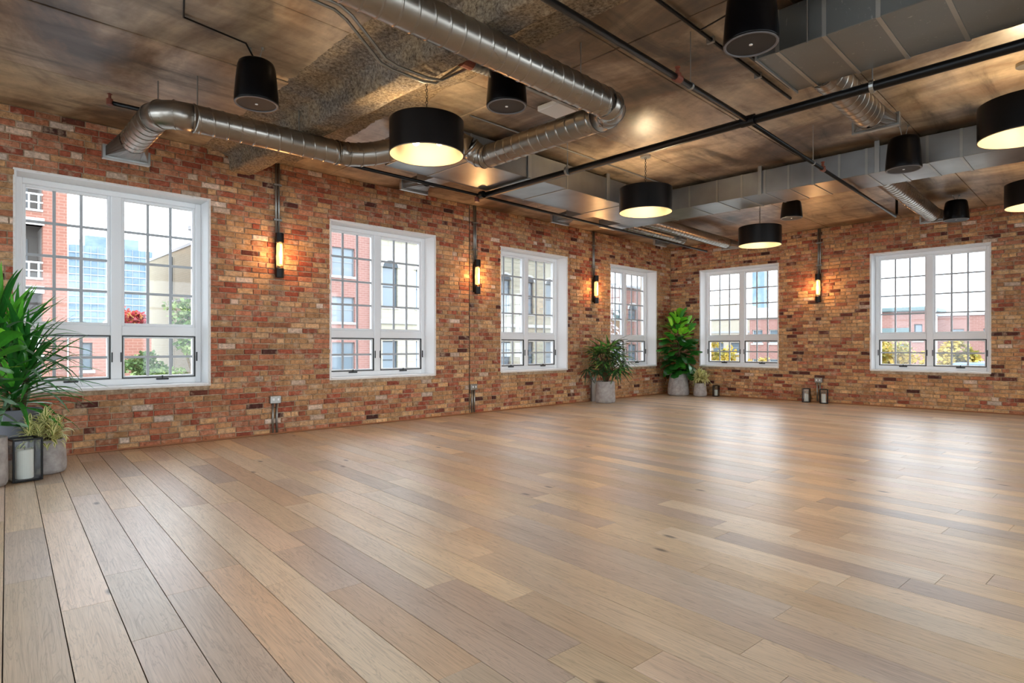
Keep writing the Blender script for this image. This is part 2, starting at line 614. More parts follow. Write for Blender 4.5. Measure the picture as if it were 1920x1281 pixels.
def add_brick(mb, along, plane, inward, u0, u1, z0, z1, rnd, col):
    """proud face, worn arris; 9 quads"""
    pr = 0.012 + rnd.uniform(-0.004, 0.005)
    b = 0.005
    tl = rnd.uniform(-0.0025, 0.0025)
    def P(u, z, h):
        d = plane + inward * h
        return (d, u, z) if along == 'y' else (u, d, z)
    n = len(mb.v)
    mb.v += [P(u0, z0, 0), P(u1, z0, 0), P(u1, z1, 0), P(u0, z1, 0),
             P(u0, z0, pr - b), P(u1, z0, pr - b + tl), P(u1, z1, pr - b + tl), P(u0, z1, pr - b),
             P(u0 + b, z0 + b, pr), P(u1 - b, z0 + b, pr + tl), P(u1 - b, z1 - b, pr + tl), P(u0 + b, z1 - b, pr)]
    mb.tint = col
    flip = (along == 'y') == (inward > 0)
    for q in ((0, 1, 5, 4), (1, 2, 6, 5), (2, 3, 7, 6), (3, 0, 4, 7), (4, 5, 9, 8), (5, 6, 10, 9), (6, 7, 11, 10), (7, 4, 8, 11), (8, 9, 10, 11)):
        q = tuple(n + k for k in q)
        mb.face(q if flip else q[::-1])


def brick_skin(wall, along, plane, inward, bricks, side, seed):
    rnd = random.Random(seed)
    items = []
    for b in bricks:
        c = ((plane, (b[0] + b[1]) / 2, (b[2] + b[3]) / 2) if along == 'y' else ((b[0] + b[1]) / 2, plane, (b[2] + b[3]) / 2))
        cosf = abs(c[0]) if along == 'y' else abs(c[1])
        d3 = math.sqrt(c[0] ** 2 + c[1] ** 2)
        items.append((seen_size(c, (b[1] - b[0]) * (b[3] - b[2]) * cosf / d3), b))
    items.sort(key=lambda q: -q[0])
    rest = MB()
    for i, (s, b) in enumerate(items):
        col = brick_colour(b[0], b[2], side, rnd)
        if i < 300:
            mb = MB()
            add_brick(mb, along, plane, inward, *b, rnd, col)
            mb.build('brick', m_brick, wall, True)
        else:
            add_brick(rest, along, plane, inward, *b, rnd, col)
    stuff(rest.build('brickwork', m_brick, wall, True))


holesL = [(w, w + WW, WZ0, WZ1) for w in WIN_L]
holesF = [(w, w + WW, WZ0, WZ1) for w in WIN_F]
wl = wall_body('wall_left', 'y', XL, YB - TH, YF + TH, holesL, +1, m_mortar)
tag(wl, 'reddish old brick wall with four white windows')
wf = wall_body('wall_far', 'x', YF, XL, XR + TH, holesF, -1, m_mortar)
tag(wf, 'golden brown brick wall at the far end with two white windows')
rb = random.Random(3)
brick_skin(wl, 'y', XL, +1, brick_list(-0.6, YF - 0.012, holesL, 'l', rb, skip=6.40), 'l', 11)
brick_skin(wf, 'x', YF, -1, brick_list(XL + 0.012, 0.6, holesF, 'f', rb), 'f', 12)
# dark control joint in the left wall
jb = MB(); jb.box(XL, XL + 0.004, 6.395, 6.405, 0.02, H)
jb.build('control_joint', m_seam, wl)
# unseen walls behind the camera; their tall glazed openings are added for fill daylight
wr_h = [(-2.6, 0.2, 0.3, 3.1), (0.8, 3.6, 0.3, 3.1), (4.2, 7.0, 0.3, 3.1), (7.6, 10.4, 0.3, 3.1)]
wr = wall_body('wall_right', 'y', XR, YB - TH, YF, wr_h, -1, m_plaster)
wb_h = [(-6.9, -4.1, 0.3, 3.1), (-3.5, -0.7, 0.3, 3.1), (-0.1, 2.7, 0.3, 3.1)]
wb = wall_body('wall_back', 'x', YB, XL, XR, wb_h, +1, m_plaster)
tag(wr, 'plain white plaster wall opposite the brick wall')
tag(wb, 'plain white plaster wall facing the far brick wall')
for wall, hs, al in ((wr, wr_h, 'y'), (wb, wb_h, 'x')):
    for h0, h1, z0, z1 in hs:
        f = MB()
        def bar(u0, u1, a, b_):
            if al == 'y': f.box(XR + 0.15, XR + 0.2, u0, u1, a, b_)
            else: f.box(u0, u1, YB - 0.2, YB - 0.15, a, b_)
        bar(h0, h0 + .06, z0, z1); bar(h1 - .06, h1, z0, z1); bar(h0, h1, z0, z0 + .06); bar(h0, h1, z1 - .06, z1)
        bar((h0 + h1) / 2 - .03, (h0 + h1) / 2 + .03, z0, z1); bar(h0, h1, 2.2, 2.26)
        f.build('fill_glazing_frame', m_white, wall)
        g = MB()
        if al == 'y': g.box(XR + 0.17, XR + 0.176, h0, h1, z0, z1)
        else: g.box(h0, h1, YB - 0.176, YB - 0.17, z0, z1)
        g.build('fill_glazing', m_glass, wall)

# ------------------------------------------------------------------ floor
fl = MB(); fl.box(XL - TH, XR + TH, YB - TH, YF + TH, -0.2, -0.0065)
floor = tag(fl.build('floor', m_subfloor), 'wide oak plank floor', kind='structure')
dS = Vector((math.cos(PANG), math.sin(PANG)))        # along the boards, towards the left wall
nP = Vector((0.0655, 0.9978))                       # across the boards
PW, P0 = 0.1875, -0.012


def clip_poly(poly, x0, x1, y0, y1):
    for ax, lim, keep in ((0, x0, 1), (0, x1, -1), (1, y0, 1), (1, y1, -1)):
        out = []
        for i in range(len(poly)):
            a, b = poly[i], poly[(i + 1) % len(poly)]
            ia, ib = (a[ax] - lim) * keep >= 0, (b[ax] - lim) * keep >= 0
            if ia: out.append(a)
            if ia != ib:
                t = (lim - a[ax]) / (b[ax] - a[ax])
                out.append((a[0] + (b[0] - a[0]) * t, a[1] + (b[1] - a[1]) * t))
        poly = out
        if len(poly) < 3: return []
    return poly


PLANKS = [(208, 186, 160), (204, 182, 155), (194, 176, 155), (212, 189, 158), (188, 170, 154), (207, 184, 162), (199, 178, 160),
          (211, 186, 154), (192, 176, 160), (204, 179, 150), (212, 194, 170), (202, 175, 148)]
JOINTS = {1: [5.107, 3.173], 2: [5.532, 3.527], 3: [4.922, 3.068], 4: [3.269], 0: [4.735, 3.702], 5: [2.883], 6: [2.626], 8: [2.371], 11: [2.985, 1.114], 9: [2.02], 10: [2.544], 16: [2.181], 17: [1.887], 19: [2.558, 0.681, 1.615], 18: [0.84], 15: [1.206], 13: [1.17], 23: [1.696]}
rp = random.Random(21)
planks = []
k_lo, k_hi = int((YB - 1.2 - P0) / PW) - 2, int((YF + 1.2 - P0) / PW) + 4
for k in range(k_lo, k_hi):
    fixed = sorted(JOINTS.get(k, []))
    s = -5.2 + rp.uniform(-1.5, 0)
    cuts = [s]
    while s < 9.6:
        s += rp.choice((0.62, 0.95, 1.25, 1.55, 1.85, 2.1)) * rp.uniform(0.9, 1.1)
        cuts.append(s)
    if fixed:
        cuts = [c for c in cuts if c < fixed[0] - 0.55 or c > fixed[-1] + 0.55] + fixed
        cuts.sort()
    for i in range(len(cuts) - 1):
        s0, s1 = cuts[i] + 0.0012, cuts[i + 1] - 0.0012
        q0, q1 = P0 + k * PW + 0.0021, P0 + (k + 1) * PW - 0.0021
        poly = [tuple(dS * a + nP * b) for a, b in ((s0, q0), (s0, q1), (s1, q1), (s1, q0))]
        poly = clip_poly(poly, XL + 0.001, XR - 0.001, YB + 0.001, YF - 0.001)
        if len(poly) < 3: continue
        A = abs(sum(poly[j][0] * poly[(j + 1) % len(poly)][1] - poly[(j + 1) % len(poly)][0] * poly[j][1] for j in range(len(poly)))) / 2
        if A < 0.002: continue
        cx = sum(q[0] for q in poly) / len(poly); cy = sum(q[1] for q in poly) / len(poly)
        d = max(1.2, -SN * cx + CS * cy)
        best = 0
        for fx in (0, 0.5, 1):
            mx, my = poly[0][0] * (1 - fx) + poly[2][0] * fx, poly[0][1] * (1 - fx) + poly[2][1] * fx
            dd = max(1.2, -SN * mx + CS * my)
            best = max(best, seen_size((mx, my, 0), A * CAMZ / math.sqrt(dd * dd + CAMZ ** 2)))
        planks.append((best, poly, rp.random()))
planks.sort(key=lambda q: -q[0])
rest = MB()
for i, (sz, poly, rr) in enumerate(planks):
    mb = MB() if i < 300 else rest
    k = rp.uniform(0.93, 1.07)
    c = srgb(*[min(255, v * k) for v in rp.choice(PLANKS)])
    mb.tint = (c[0], c[1], c[2], rr)
    ar = sum(poly[j][0] * poly[(j + 1) % len(poly)][1] - poly[(j + 1) % len(poly)][0] * poly[j][1] for j in range(len(poly)))
    if ar < 0: poly = poly[::-1]
    n0 = len(mb.v); N = len(poly)
    dz = rp.uniform(-0.0006, 0)
    mb.v += [(x, y, dz) for x, y in poly] + [(x, y, -0.0064) for x, y in poly]
    mb.face(tuple(range(n0, n0 + N)))
    for j in range(N):
        mb.face((n0 + j, n0 + N + j, n0 + N + (j + 1) % N, n0 + (j + 1) % N))
    if i < 300: mb.build('plank', m_plank, floor, True)
stuff(rest.build('planking', m_plank, floor, True))

# shoe moulding along the two brick walls
b = MB(); b.bbox(XL + 0.001, XL + 0.020, -1.0, YF - 0.02, 0.001, 0.022, 0.006)
tag(b.build('baseboard_left', m_shoe), 'thin brown shoe moulding below the left brick wall', kind='structure')
b = MB(); b.bbox(XL + 0.021, XR, YF - 0.020, YF - 0.001, 0.001, 0.022, 0.006)
tag(b.build('baseboard_far', m_shoe), 'thin brown shoe moulding below the far brick wall', kind='structure')

# ------------------------------------------------------------------ ceiling: slab plus cast panels
cb = MB(); cb.box(XL - TH, XR + TH, YB - TH, YF + TH, H + 0.012, H + 0.3)
ceiling = tag(cb.build('ceiling', m_seam), 'stained board-formed concrete ceiling', kind='structure')
xe = [XL, -6.42, -5.20, -4.06, -2.80, -1.57, -0.35, 0.9, 2.2, XR]
ye = [YB, -1.0, 3.88, 8.90, YF]
rc = random.Random(5)
for i in range(len(xe) - 1):
    for j in range(len(ye) - 1):
        mb = MB()
        k = rc.uniform(0.90, 1.12)
        mb.tint = (k, k * rc.uniform(0.96, 1.0), k * rc.uniform(0.92, 1.0), 1)
        dz = rc.uniform(-0.003, 0.003)
        g = 0.0035
        mb.bbox(xe[i] + g, xe[i + 1] - g, ye[j] + g, ye[j + 1] - g, H + dz, H + 0.02, 0.004)
        mb.build('concrete_panel', m_conc, ceiling, True)

# fireproofed beam across the room
prof = [(2.20, 3.512), (2.26, 3.498), (2.36, 3.490), (2.47, 3.478), (2.555, 3.45), (2.585, 3.38), (2.59, 3.31), (2.61, 3.275), (2.66, 3.268), (2.74, 3.268),
        (2.82, 3.27), (2.86, 3.29), (2.875, 3.36), (2.89, 3.44), (2.95, 3.475), (3.08, 3.488), (3.26, 3.494), (3.36, 3.500), (3.42, 3.512)]
# resample
pp = []
for (a, b2), (c, d) in zip(prof[:-1], prof[1:]):
    nn = max(1, int(math.hypot(c - a, d - b2) / 0.024))
    pp += [(a + (c - a) * q / nn, b2 + (d - b2) * q / nn) for q in range(nn)]
pp.append(prof[-1])
NX = 440
bm_ = MB(); bm_.smooth = True
for i in range(NX + 1):
    x = XL + 0.002 + (XR - XL - 0.004) * i / NX
    for j, (y, z) in enumerate(pp):
        f = noise.fractal(Vector((x * 9, y * 9, z * 9)), 0.8, 2.1, 4)
        f2 = noise.noise(Vector((x * 2.1, y * 2.1, 3.3)))
        edge = min(1.0, j / 6.0, (len(pp) - 1 - j) / 6.0)
        y2 = y + 0.03 * f2 * (1 if j < len(pp) - 14 else 2.6)
        bm_.v.append((x, y2 + 0.012 * f, min(3.52, z - 0.010 * abs(f) * edge + 0.008 * f * edge)))
nj = len(pp)
for i in range(NX):
    for j in range(nj - 1):
        bm_.face((i * nj + j, (i + 1) * nj + j, (i + 1) * nj + j + 1, i * nj + j + 1))
beam = tag(bm_.build('ceiling_beam', m_spray), 'rough grey sprayed fireproofing over the beam crossing the ceiling', kind='structure')


# ------------------------------------------------------------------ windows
def window(name, along, start, plane, out, label):
    """out: +1/-1 direction of outdoors on the normal axis. Local u along wall, v up, d depth outwards."""
    root = thing(name, label, None)
    root['kind'] = 'structure'
    def M(u0, u1, v0, v1, d0, d1):
        a, b_ = plane + out * d0, plane + out * d1
        lo, hi = min(a, b_), max(a, b_)
        if along == 'y': return (lo, hi, start + u0, start + u1, WZ0 + v0, WZ0 + v1)
        return (start + u0, start + u1, lo, hi, WZ0 + v0, WZ0 + v1)
    hgt = WZ1 - WZ0
    # plaster reveal lining
    r = MB()
    r.box(*M(0.0, 0.012, 0, hgt, -0.012, 0.30)); r.box(*M(WW - 0.012, WW, 0, hgt, -0.012, 0.30))
    r.box(*M(0.012, WW - 0.012, hgt - 0.012, hgt, -0.012, 0.30))
    r.build('reveal', m_plaster, root)
    c = MB()
    w = 0.016
    c.box(*M(-w, 0.0, -w, hgt + w, -0.016, 0.0)); c.box(*M(WW, WW + w, -w, hgt + w, -0.020, 0.0))
    c.box(*M(0.0, WW, hgt, hgt + w, -0.016, 0.0)); c.box(*M(0.0, WW, -w, 0, -0.020, 0.0))
    c.build('corner_bead', m_bead, root)
    s = MB(); s.bbox(*M(0.012, WW - 0.012, 0.0, 0.016, -0.026, 0.30), 0.004)
    s.build('sill', m_white, root)
    # frame
    f = MB()
    d0, d1 = 0.24, 0.33
    fw, mw = 0.075, 0.105
    gx = [(fw, WW / 2 - mw / 2), (WW / 2 + mw / 2, WW - fw)]
    v_b, v_t0, v_t1, v_top = 0.085, 0.575, 0.685, hgt - 0.072
    f.bbox(*M(0.012, fw, 0.016, hgt - .012, d0, d1), .006); f.bbox(*M(WW - fw, WW - 0.012, 0.016, hgt - .012, d0, d1), .006)
    f.bbox(*M(fw, WW - fw, 0.016, v_b, d0, d1), .006); f.bbox(*M(fw, WW - fw, v_top, hgt - .012, d0, d1), .006)
    f.build('window_frame', m_white, root)
    f = MB(); f.bbox(*M(WW / 2 - mw / 2, WW / 2 + mw / 2, v_b, v_top, d0 - .006, d1), .008)
    f.build('mullion', m_white, root)
    f = MB()
    for a, b_ in gx: f.bbox(*M(a, b_, v_t0, v_t1, d0 + .004, d1), .006)
    f.build('transom', m_white, root)
    for a, b_ in gx:
        for kind, v0, v1, rows in (('upper_sash', v_t1, v_top, 4), ('lower_sash', v_b, v_t0, 2)):
            t = 0.030
            mb = MB()
            for q in ((a, a + t, v0, v1), (b_ - t, b_, v0, v1), (a + t, b_ - t, v0, v0 + t), (a + t, b_ - t, v1 - t, v1)):
                mb.bbox(*M(*q, d0 + .022, d1 - .005), .004)
            sash = mb.build(kind, m_white, root)
            iu0, iu1, iv0, iv1 = a + t, b_ - t, v0 + t, v1 - t
            cw, chh = (iu1 - iu0) / 3, (iv1 - iv0) / rows
            g = MB(); e = 0.014
            for i in (1, 2): g.box(*M(iu0 + cw * i - e, iu0 + cw * i + e, iv0, iv1, d0 + .036, d0 + .052))
            for j in range(1, rows):
                for i in range(3):
                    g.box(*M(iu0 + cw * i + (e if i else 0), iu0 + cw * (i + 1) - (e if i < 2 else 0), iv0 + chh * j - e, iv0 + chh * j + e, d0 + .036, d0 + .052))
            g.build('muntins', m_muntin, sash)
            for i in range(3):
                for j in range(rows):
                    pz = MB()
                    pz.box(*M(iu0 + cw * i + (e if i else -.004), iu0 + cw * (i + 1) - (e if i < 2 else -.004),
                              iv0 + chh * j + (e if j else -.004), iv0 + chh * (j + 1) - (e if j < rows - 1 else -.004), d0 + .041, d0 + .047))
                    pz.build('pane', m_glass, sash)
            if kind == 'lower_sash':
                mb = MB(); q = 0.014
                for z in ((a, a + q, v0, v1), (b_ - q, b_, v0, v1), (a + q, b_ - q, v0, v0 + q), (a + q, b_ - q, v1 - q, v1)):
                    mb.box(*M(*z, d0 + .006, d0 + .022))
                mb.build('screen_frame', m_screen, root)
                um = (a + b_) / 2 + 0.02
                mb = MB(); mb.bbox(*M(um - .065, um + .065, v0 - .022, v0 - .002, d0 - .030, d0 + .004), .006)
                mb.bbox(*M(um - .008, um + .008, v0 - .002, v0 + .030, d0 - .020, d0 - .008), .003)
                mb.build('crank_handle', m_screen, root)
                for uu in (a - .016, b_ + .004):
                    mb = MB(); mb.bbox(*M(uu, uu + .012, (v0 + v1) / 2 - .055, (v0 + v1) / 2 + .055, d0 - .018, d0 + .004), .003)
                    mb.build('latch', m_screen, root)
    return root


wlab = ['white gridded window nearest the tall strappy plant in the brick wall', 'white gridded window between the two largest amber wall lamps',
        'white gridded window between the control joint and the fan palm', 'white gridded window partly hidden by the potted fan palm',
        'white gridded window beside the broad-leaved plant in the corner', 'white gridded window overlooking low red buildings past the far wall lamp']
for i, w in enumerate(WIN_L): window('window_%d' % (i + 1), 'y', w, XL, -1, wlab[i])
for i, w in enumerate(WIN_F): window('window_%d' % (i + 5), 'x', w, YF, +1, wlab[4 + i])


# ------------------------------------------------------------------ ducts
def spiral_run(pts, r, pitch=0.115):
    """straight spiral-seam duct between two points: thin raised helical seam"""
    a, b = Vector(pts[0]), Vector(pts[1])
    L = (b - a).length
    t = (b - a).normalized()
    u = Vector((0, 0, 1)) if abs(t.z) < 0.9 else Vector((1, 0, 0))
    u = (u - t * u.dot(t)).normalized()
    w = t.cross(u)
    mb = MB(); mb.smooth = True
    seg = 28
    n = int(L / pitch)
    prof = []
    for i in range(-1, n + 2):
        for ds, dr in ((-0.0105, 0), (-0.0082, 0), (-0.0035, 0.0042), (0.0035, 0.0042), (0.0082, 0), (0.0105, 0)):
            prof.append((i * pitch + ds, dr))
    for s, dr in prof:
        for k in range(seg + 1):
            th = 2 * math.pi * k / seg
            ss = min(max(s + pitch * k / seg, 0), L)
            q = a + t * ss + (u * math.cos(th) + w * math.sin(th)) * (r + dr)
            mb.v.append(tuple(q))
    for i in range(len(prof) - 1):
        for k in range(seg):
            i0 = i * (seg + 1) + k
            mb.face((i0, i0 + 1, i0 + seg + 2, i0 + seg + 1))
    return mb


def elbow(p0, c, p1, r, gores=4):
    """gored elbow from p0 round the corner c to p1"""
    p0, c, p1 = Vector(p0), Vector(c), Vector(p1)
    pts = []
    for i in range(gores + 1):
        s = i / gores
        pts.append(p0 * (1 - s) ** 2 + c * 2 * s * (1 - s) + p1 * s ** 2)
    mb = MB()
    mb.tube(pts, r + 0.001, 28, True)
    for q in mb.f: pass
    mb.sm = [len(f) == 4 for f in mb.f]
    for i in range(gores + 1):
        if i == 0: d = pts[1] - pts[0]
        elif i == gores: d = pts[-1] - pts[-2]
        else: d = pts[i + 1] - pts[i - 1]
        d.normalize()
        mb.tube([pts[i] - d * 0.006, pts[i] + d * 0.006], r + 0.007, 28, True)
    return mb


def boot(c, axis, w, h, r, depth, down=0.0):
    """round-to-rectangular boot; axis: unit vector (2D) the mouth faces"""
    ax = Vector((axis[0], axis[1], 0)).normalized()
    side = Vector((-ax.y, ax.x, 0))
    up = Vector((0, 0, 1))
    c = Vector(c)
    mb = MB()
    seg = 24
    ring = []
    for k in range(seg):
        th = 2 * math.pi * k / seg
        ring.append((math.cos(th), math.sin(th)))
    n = len(mb.v)
    for x, y in ring: mb.v.append(tuple(c + side * x * r + up * y * r))
    for x, y in ring:
        m = max(abs(x), abs(y))
        mb.v.append(tuple(c + ax * depth + side * (x / m) * w / 2 + up * ((y / m) * h / 2 - down)))
    for k in range(seg):
        k2 = (k + 1) % seg
        mb.face((n + k, n + k2, n + seg + k2, n + seg + k))
    return mb, ax, side, up


def flange(c, ax, side, w, h, th, down):
    mb = MB()
    c = Vector(c)
    Mx = Matrix((( ax.x, side.x, 0, c.x), (ax.y, side.y, 0, c.y), (0, 0, 1, c.z - down), (0, 0, 0, 1)))
    b = 0.022
    mb.bbox(0, th, -w / 2 - b, w / 2 + b, h / 2 - 0.004, h / 2 + b, .003, Mx)
    mb.bbox(0, th, -w / 2 - b, w / 2 + b, -h / 2 - b, -h / 2 + 0.004, .003, Mx)
    mb.bbox(0, th, w / 2 - 0.004, w / 2 + b, -h / 2, h / 2, .003, Mx)
    mb.bbox(0, th, -w / 2 - b, -w / 2 + 0.004, -h / 2, h / 2, .003, Mx)
    mb2 = MB()
    nl = max(3, int(h / 0.035))
    for i in range(nl):
        z = -h / 2 + h * (i + 0.5) / nl
        R = Mx @ Matrix.Translation((th * 0.5, 0, z)) @ Matrix.Rotation(math.radians(35), 4, 'Y')
        mb2.box(-0.02, 0.02, -w / 2, w / 2, -0.002, 0.002, R)
    return mb, mb2


def add_boot(root, c, axis, w, h, r, depth, down=0.0, th=0.06):
    mb, ax, side, up = boot(c, axis, w, h, r, depth, down)
    mb.build('boot', m_bootmetal, root)
    fb, lv = flange(Vector(c) + ax * depth, ax, side, w, h, th, down)
    fb.build('boot_flange', m_flange, root)
    lv.build('louvre', m_black, root)


DZ = 3.12
R1 = 0.118
# main rectangular duct: parts of one L-shaped trunk
m_yn, m_yf = 3.57, 8.44
zb, zt = 3.137, 3.44


def rect_sections(root, along, cuts, lo, hi, z0, z1, m=m_galv):
    for i in range(len(cuts) - 1):
        mb = MB()
        a, b_ = cuts[i], cuts[i + 1]
        if along == 'y': mb.bbox(lo, hi, a + .001, b_ - .001, z0, z1, .004)
        else: mb.bbox(a + .001, b_ - .001, lo, hi, z0, z1, .004)
        mb.build('duct_section', m, root)
    for c in cuts[1:-1]:
        mb = MB(); t, e = 0.006, 0.013
        if along == 'y':
            mb.box(lo - t, hi + t, c - e, c + e, z0 - t, z0 - .0005); mb.box(lo - t, lo - .0005, c - e, c + e, z0, z1); mb.box(hi + .0005, hi + t, c - e, c + e, z0, z1)
        else:
            mb.box(c - e, c + e, lo - t, hi + t, z0 - t, z0 - .0005); mb.box(c - e, c + e, lo - t, lo - .0005, z0, z1); mb.box(c - e, c + e, hi + .0005, hi + t, z0, z1)
        mb.build('duct_seam', m_flange, root)


trunk = thing('rectangular_duct', 'flat galvanised L-shaped duct passing above the second drum lamp', 'duct', (0, 0, 0))
rect_sections(trunk, 'y', [m_yn, 4.15, 5.75, 7.0, 7.768], -5.69, -4.90, zb, zt)
rect_sections(trunk, 'x', [-5.69, -4.90, -4.32, -3.90, -3.55, -3.24, -2.94, -2.65, -2.35, -2.06, -1.77, -1.47, -1.17, -0.6, 0.1, 0.8, 1.8, 3.55], 7.77, 8.45, zb, zt)
for (px_, py_) in ((-4.893, 5.05), (-4.893, 6.6)):
    mb = MB(); mb.bbox(px_ - .008, px_ + .012, py_ - .03, py_ + .03, zb - .01, H - .002, .003)
    mb.build('hanger_strap', m_flange, trunk)
for hx in (-3.3, -1.95):
    mb = MB(); mb.bbox(hx - .025, hx + .025, 7.748, 7.766, zb - .01, H - .002, .003)
    mb.build('hanger_strap', m_flange, trunk)
mb = MB(); mb.bbox(-6.14, -5.693, 8.02, 8.42, 3.139, 3.27, .004); mb.build('side_branch', m_galv, trunk)
# two round branches toward the far wall, each with a boot at its end
for x0, x1, y1, z, nm in ((-6.06, -6.10, 10.55, 3.27, 's'), (-5.62, -5.70, 11.75, 3.27, 'l')):
    spiral_run([(x0, 8.455 if nm == 'l' else 8.43, z), (x1, y1, z)], 0.105).build('round_branch', m_spiral, trunk)
    if nm == 'l': add_boot(trunk, (x1, y1, z), (0, 1), 0.38, 0.10, 0.106, 0.22, 0.02)
    else:
        elbow((x1, y1, z), (x1, y1 + .16, z), (x1 - .12, y1 + .2, z), 0.105).build('duct_elbow', m_spiral, trunk)
spiral_run([(-2.10, 8.46, 3.29), (-2.14, 11.66, 3.29)], 0.12).build('round_branch', m_spiral, trunk)
add_boot(trunk, (-2.14, 11.66, 3.29), (0, 1), 0.40, 0.10, 0.121, 0.24, 0.02)
# small wall-facing boots on the left side of the trunk
for yc in (4.50, 7.40):
    mb = MB(); mb.bbox(-6.22, -5.693, yc - .13, yc + .13, 3.20, 3.36, .004); mb.build('branch_neck', m_galv, trunk)
    add_boot(trunk, (-6.20, yc, 3.27), (-1, 0), 0.38, 0.09, 0.09, 0.24, 0.05, 0.05)
mb = MB(); mb.bbox(-6.2, -5.9, 10.30, 10.52, 3.20, 3.34, .004); mb.build('branch_neck', m_galv, trunk)
add_boot(trunk, (-6.18, 10.42, 3.26), (-1, 0), 0.38, 0.09, 0.085, 0.24, 0.05, 0.05)

duct_b = thing('rectangular_duct', 'galvanised duct with scuffed grey side behind the largest hanging speaker', 'duct', (0, 0, 0))
rect_sections(duct_b, 'x', [-1.80, -1.65, -1.35, -1.04, -0.7, -0.2, 0.5, 1.6, 3.55], 4.165, 4.91, 3.166, 3.455, m_scuffed)
mb = MB(); mb.box(-1.802, -1.79, 4.15, 4.93, 3.15, 3.46); mb.build('end_flange', m_flange, duct_b)
for hx in (-1.45, -0.45):
    mb = MB(); mb.rod((hx, 4.15, 3.15), (hx, 4.15, H), .005); mb.build('hanger_rod', m_conduit, duct_b)
spiral_run([(-1.62, 4.915, 3.29), (-1.63, 6.22, 3.29)], 0.125).build('round_branch', m_spiral, duct_b)
add_boot(duct_b, (-1.63, 6.22, 3.29), (0, 1), 0.36, 0.08, 0.126, 0.20, 0.03, 0.05)

# left spiral duct along the window wall
sd = thing('spiral_duct', 'round spiral duct with a boot turned to the window wall', 'duct', (0, 0, 0))
spiral_run([(-5.63, 1.60, DZ), (-5.60, 2.95, DZ)], R1).build('duct_run', m_spiral, sd)
elbow((-5.63, 1.61, DZ), (-5.63, 1.36, DZ), (-5.86, 1.36, DZ), R1, 3).build('duct_elbow', m_spiral, sd)
spiral_run([(-5.85, 1.36, DZ), (-6.60, 1.36, DZ - 0.02)], R1).build('duct_run', m_spiral, sd)
add_boot(sd, (-6.58, 1.36, DZ - 0.02), (-1, 0), 0.36, 0.09, R1 + .002, 0.28, 0.07, 0.07)
elbow((-5.60, 2.94, DZ), (-5.60, 3.25, DZ), (-5.44, 3.60, 3.285), R1, 5).build('duct_elbow', m_spiral, sd)
for y, x in ((1.64, -5.63), (2.55, -5.61), (1.42, -5.98)):
    mb = MB(); mb.rod((x, y, DZ + R1 - .004), (x, y, H), .006); mb.build('hanger_rod', m_conduit, sd)

# right spiral duct: long run, corner, cross run, rising elbow
s2 = thing('spiral_duct', 'long round spiral duct turning a corner above the room', 'duct', (0, 0, 0))
spiral_run([(-2.93, -2.4, DZ), (-2.93, 3.90, DZ)], R1).build('duct_run', m_spiral, s2)
elbow((-2.93, 3.89, DZ), (-2.93, 4.12, DZ), (-3.16, 4.14, DZ), R1, 4).build('duct_elbow', m_spiral, s2)
spiral_run([(-3.15, 4.14, DZ), (-4.60, 4.14, DZ)], R1 - .004).build('duct_run', m_spiral, s2)
elbow((-4.59, 4.14, DZ), (-4.76, 4.14, DZ), (-4.77, 4.02, DZ + .10), R1 - .004, 4).build('duct_elbow', m_spiral, s2)
spiral_run([(-4.77, 4.02, DZ + .10), (-4.905, 3.84, DZ + .19)], R1 - .006).build('duct_run', m_spiral, s2)
for y in (0.3, 1.9, 3.6):
    mb = MB(); mb.rod((-2.93, y, DZ + R1 - .004), (-2.93, y, H), .004); mb.build('hanger_rod', m_conduit, s2)

# short insulated flexible duct
fx = thing('flexible_duct', 'short pale ribbed flexible duct tucked above the spiral duct', 'duct', (0, 0, 0))
mb = MB(); mb.smooth = True
N = 46
pts = [(-3.62 - .02 * math.sin(i / 9), 3.02 + 0.45 * i / N, 3.41 + .02 * math.sin(i / 12)) for i in range(N + 1)]
mb.tube(pts, .06, 16, True, [0.058 + 0.009 * abs(math.sin(i * 0.7)) for i in range(N + 1)])
mb.build('flexible_sleeve', m_flange, fx)
mb = MB(); mb.lathe([(.05, -.05), (.066, -.05), (.066, .05), (.05, .05)], 16, (0, 0, 0), Matrix.Translation((-3.62, 3.02, 3.41)) @ Matrix.Rotation(math.pi / 2, 4, 'X'))
mb.build('clamp_collar', m_red, fx)

# ------------------------------------------------------------------ sprinkler piping
SZ = 3.09
sp = thing('sprinkler_main', 'thick black sprinkler main running diagonally over the room', 'pipe', (0, 0, 0))
mb = MB(); mb.smooth = True; mb.rod((-5.83, 5.10, SZ), (3.5, 5.00, SZ), .037, 14); mb.build('pipe_run', m_pipe, sp)
for x in (-4.30, -1.30, 0.6):
    mb = MB(); mb.rod((x, 5.05, SZ + .03), (x, 5.05, H - .004), .005); mb.lathe([(.041, -.014), (.048, -.014), (.048, .014), (.041, .014)], 16, (0, 0, 0), Matrix.Translation((x, 5.05, SZ)) @ Matrix.Rotation(math.pi / 2, 4, 'Y'))
    mb.build('pipe_hanger', m_flange, sp)
for x in (-2.28, -2.22, -5.74):
    mb = MB(); mb.lathe([(.038, -.03), (.046, -.03), (.046, .03), (.038, .03)], 14, (0, 0, 0), Matrix.Translation((x, 5.05, SZ)) @ Matrix.Rotation(math.pi / 2, 4, 'Y'))
    mb.build('pipe_coupling', m_pipe, sp)
mb = MB(); mb.lathe([(.02, -.03), (.032, -.03), (.032, .05), (.02, .05)], 12, (-5.90, 5.10, SZ - .03)); mb.build('end_valve', m_red, sp)


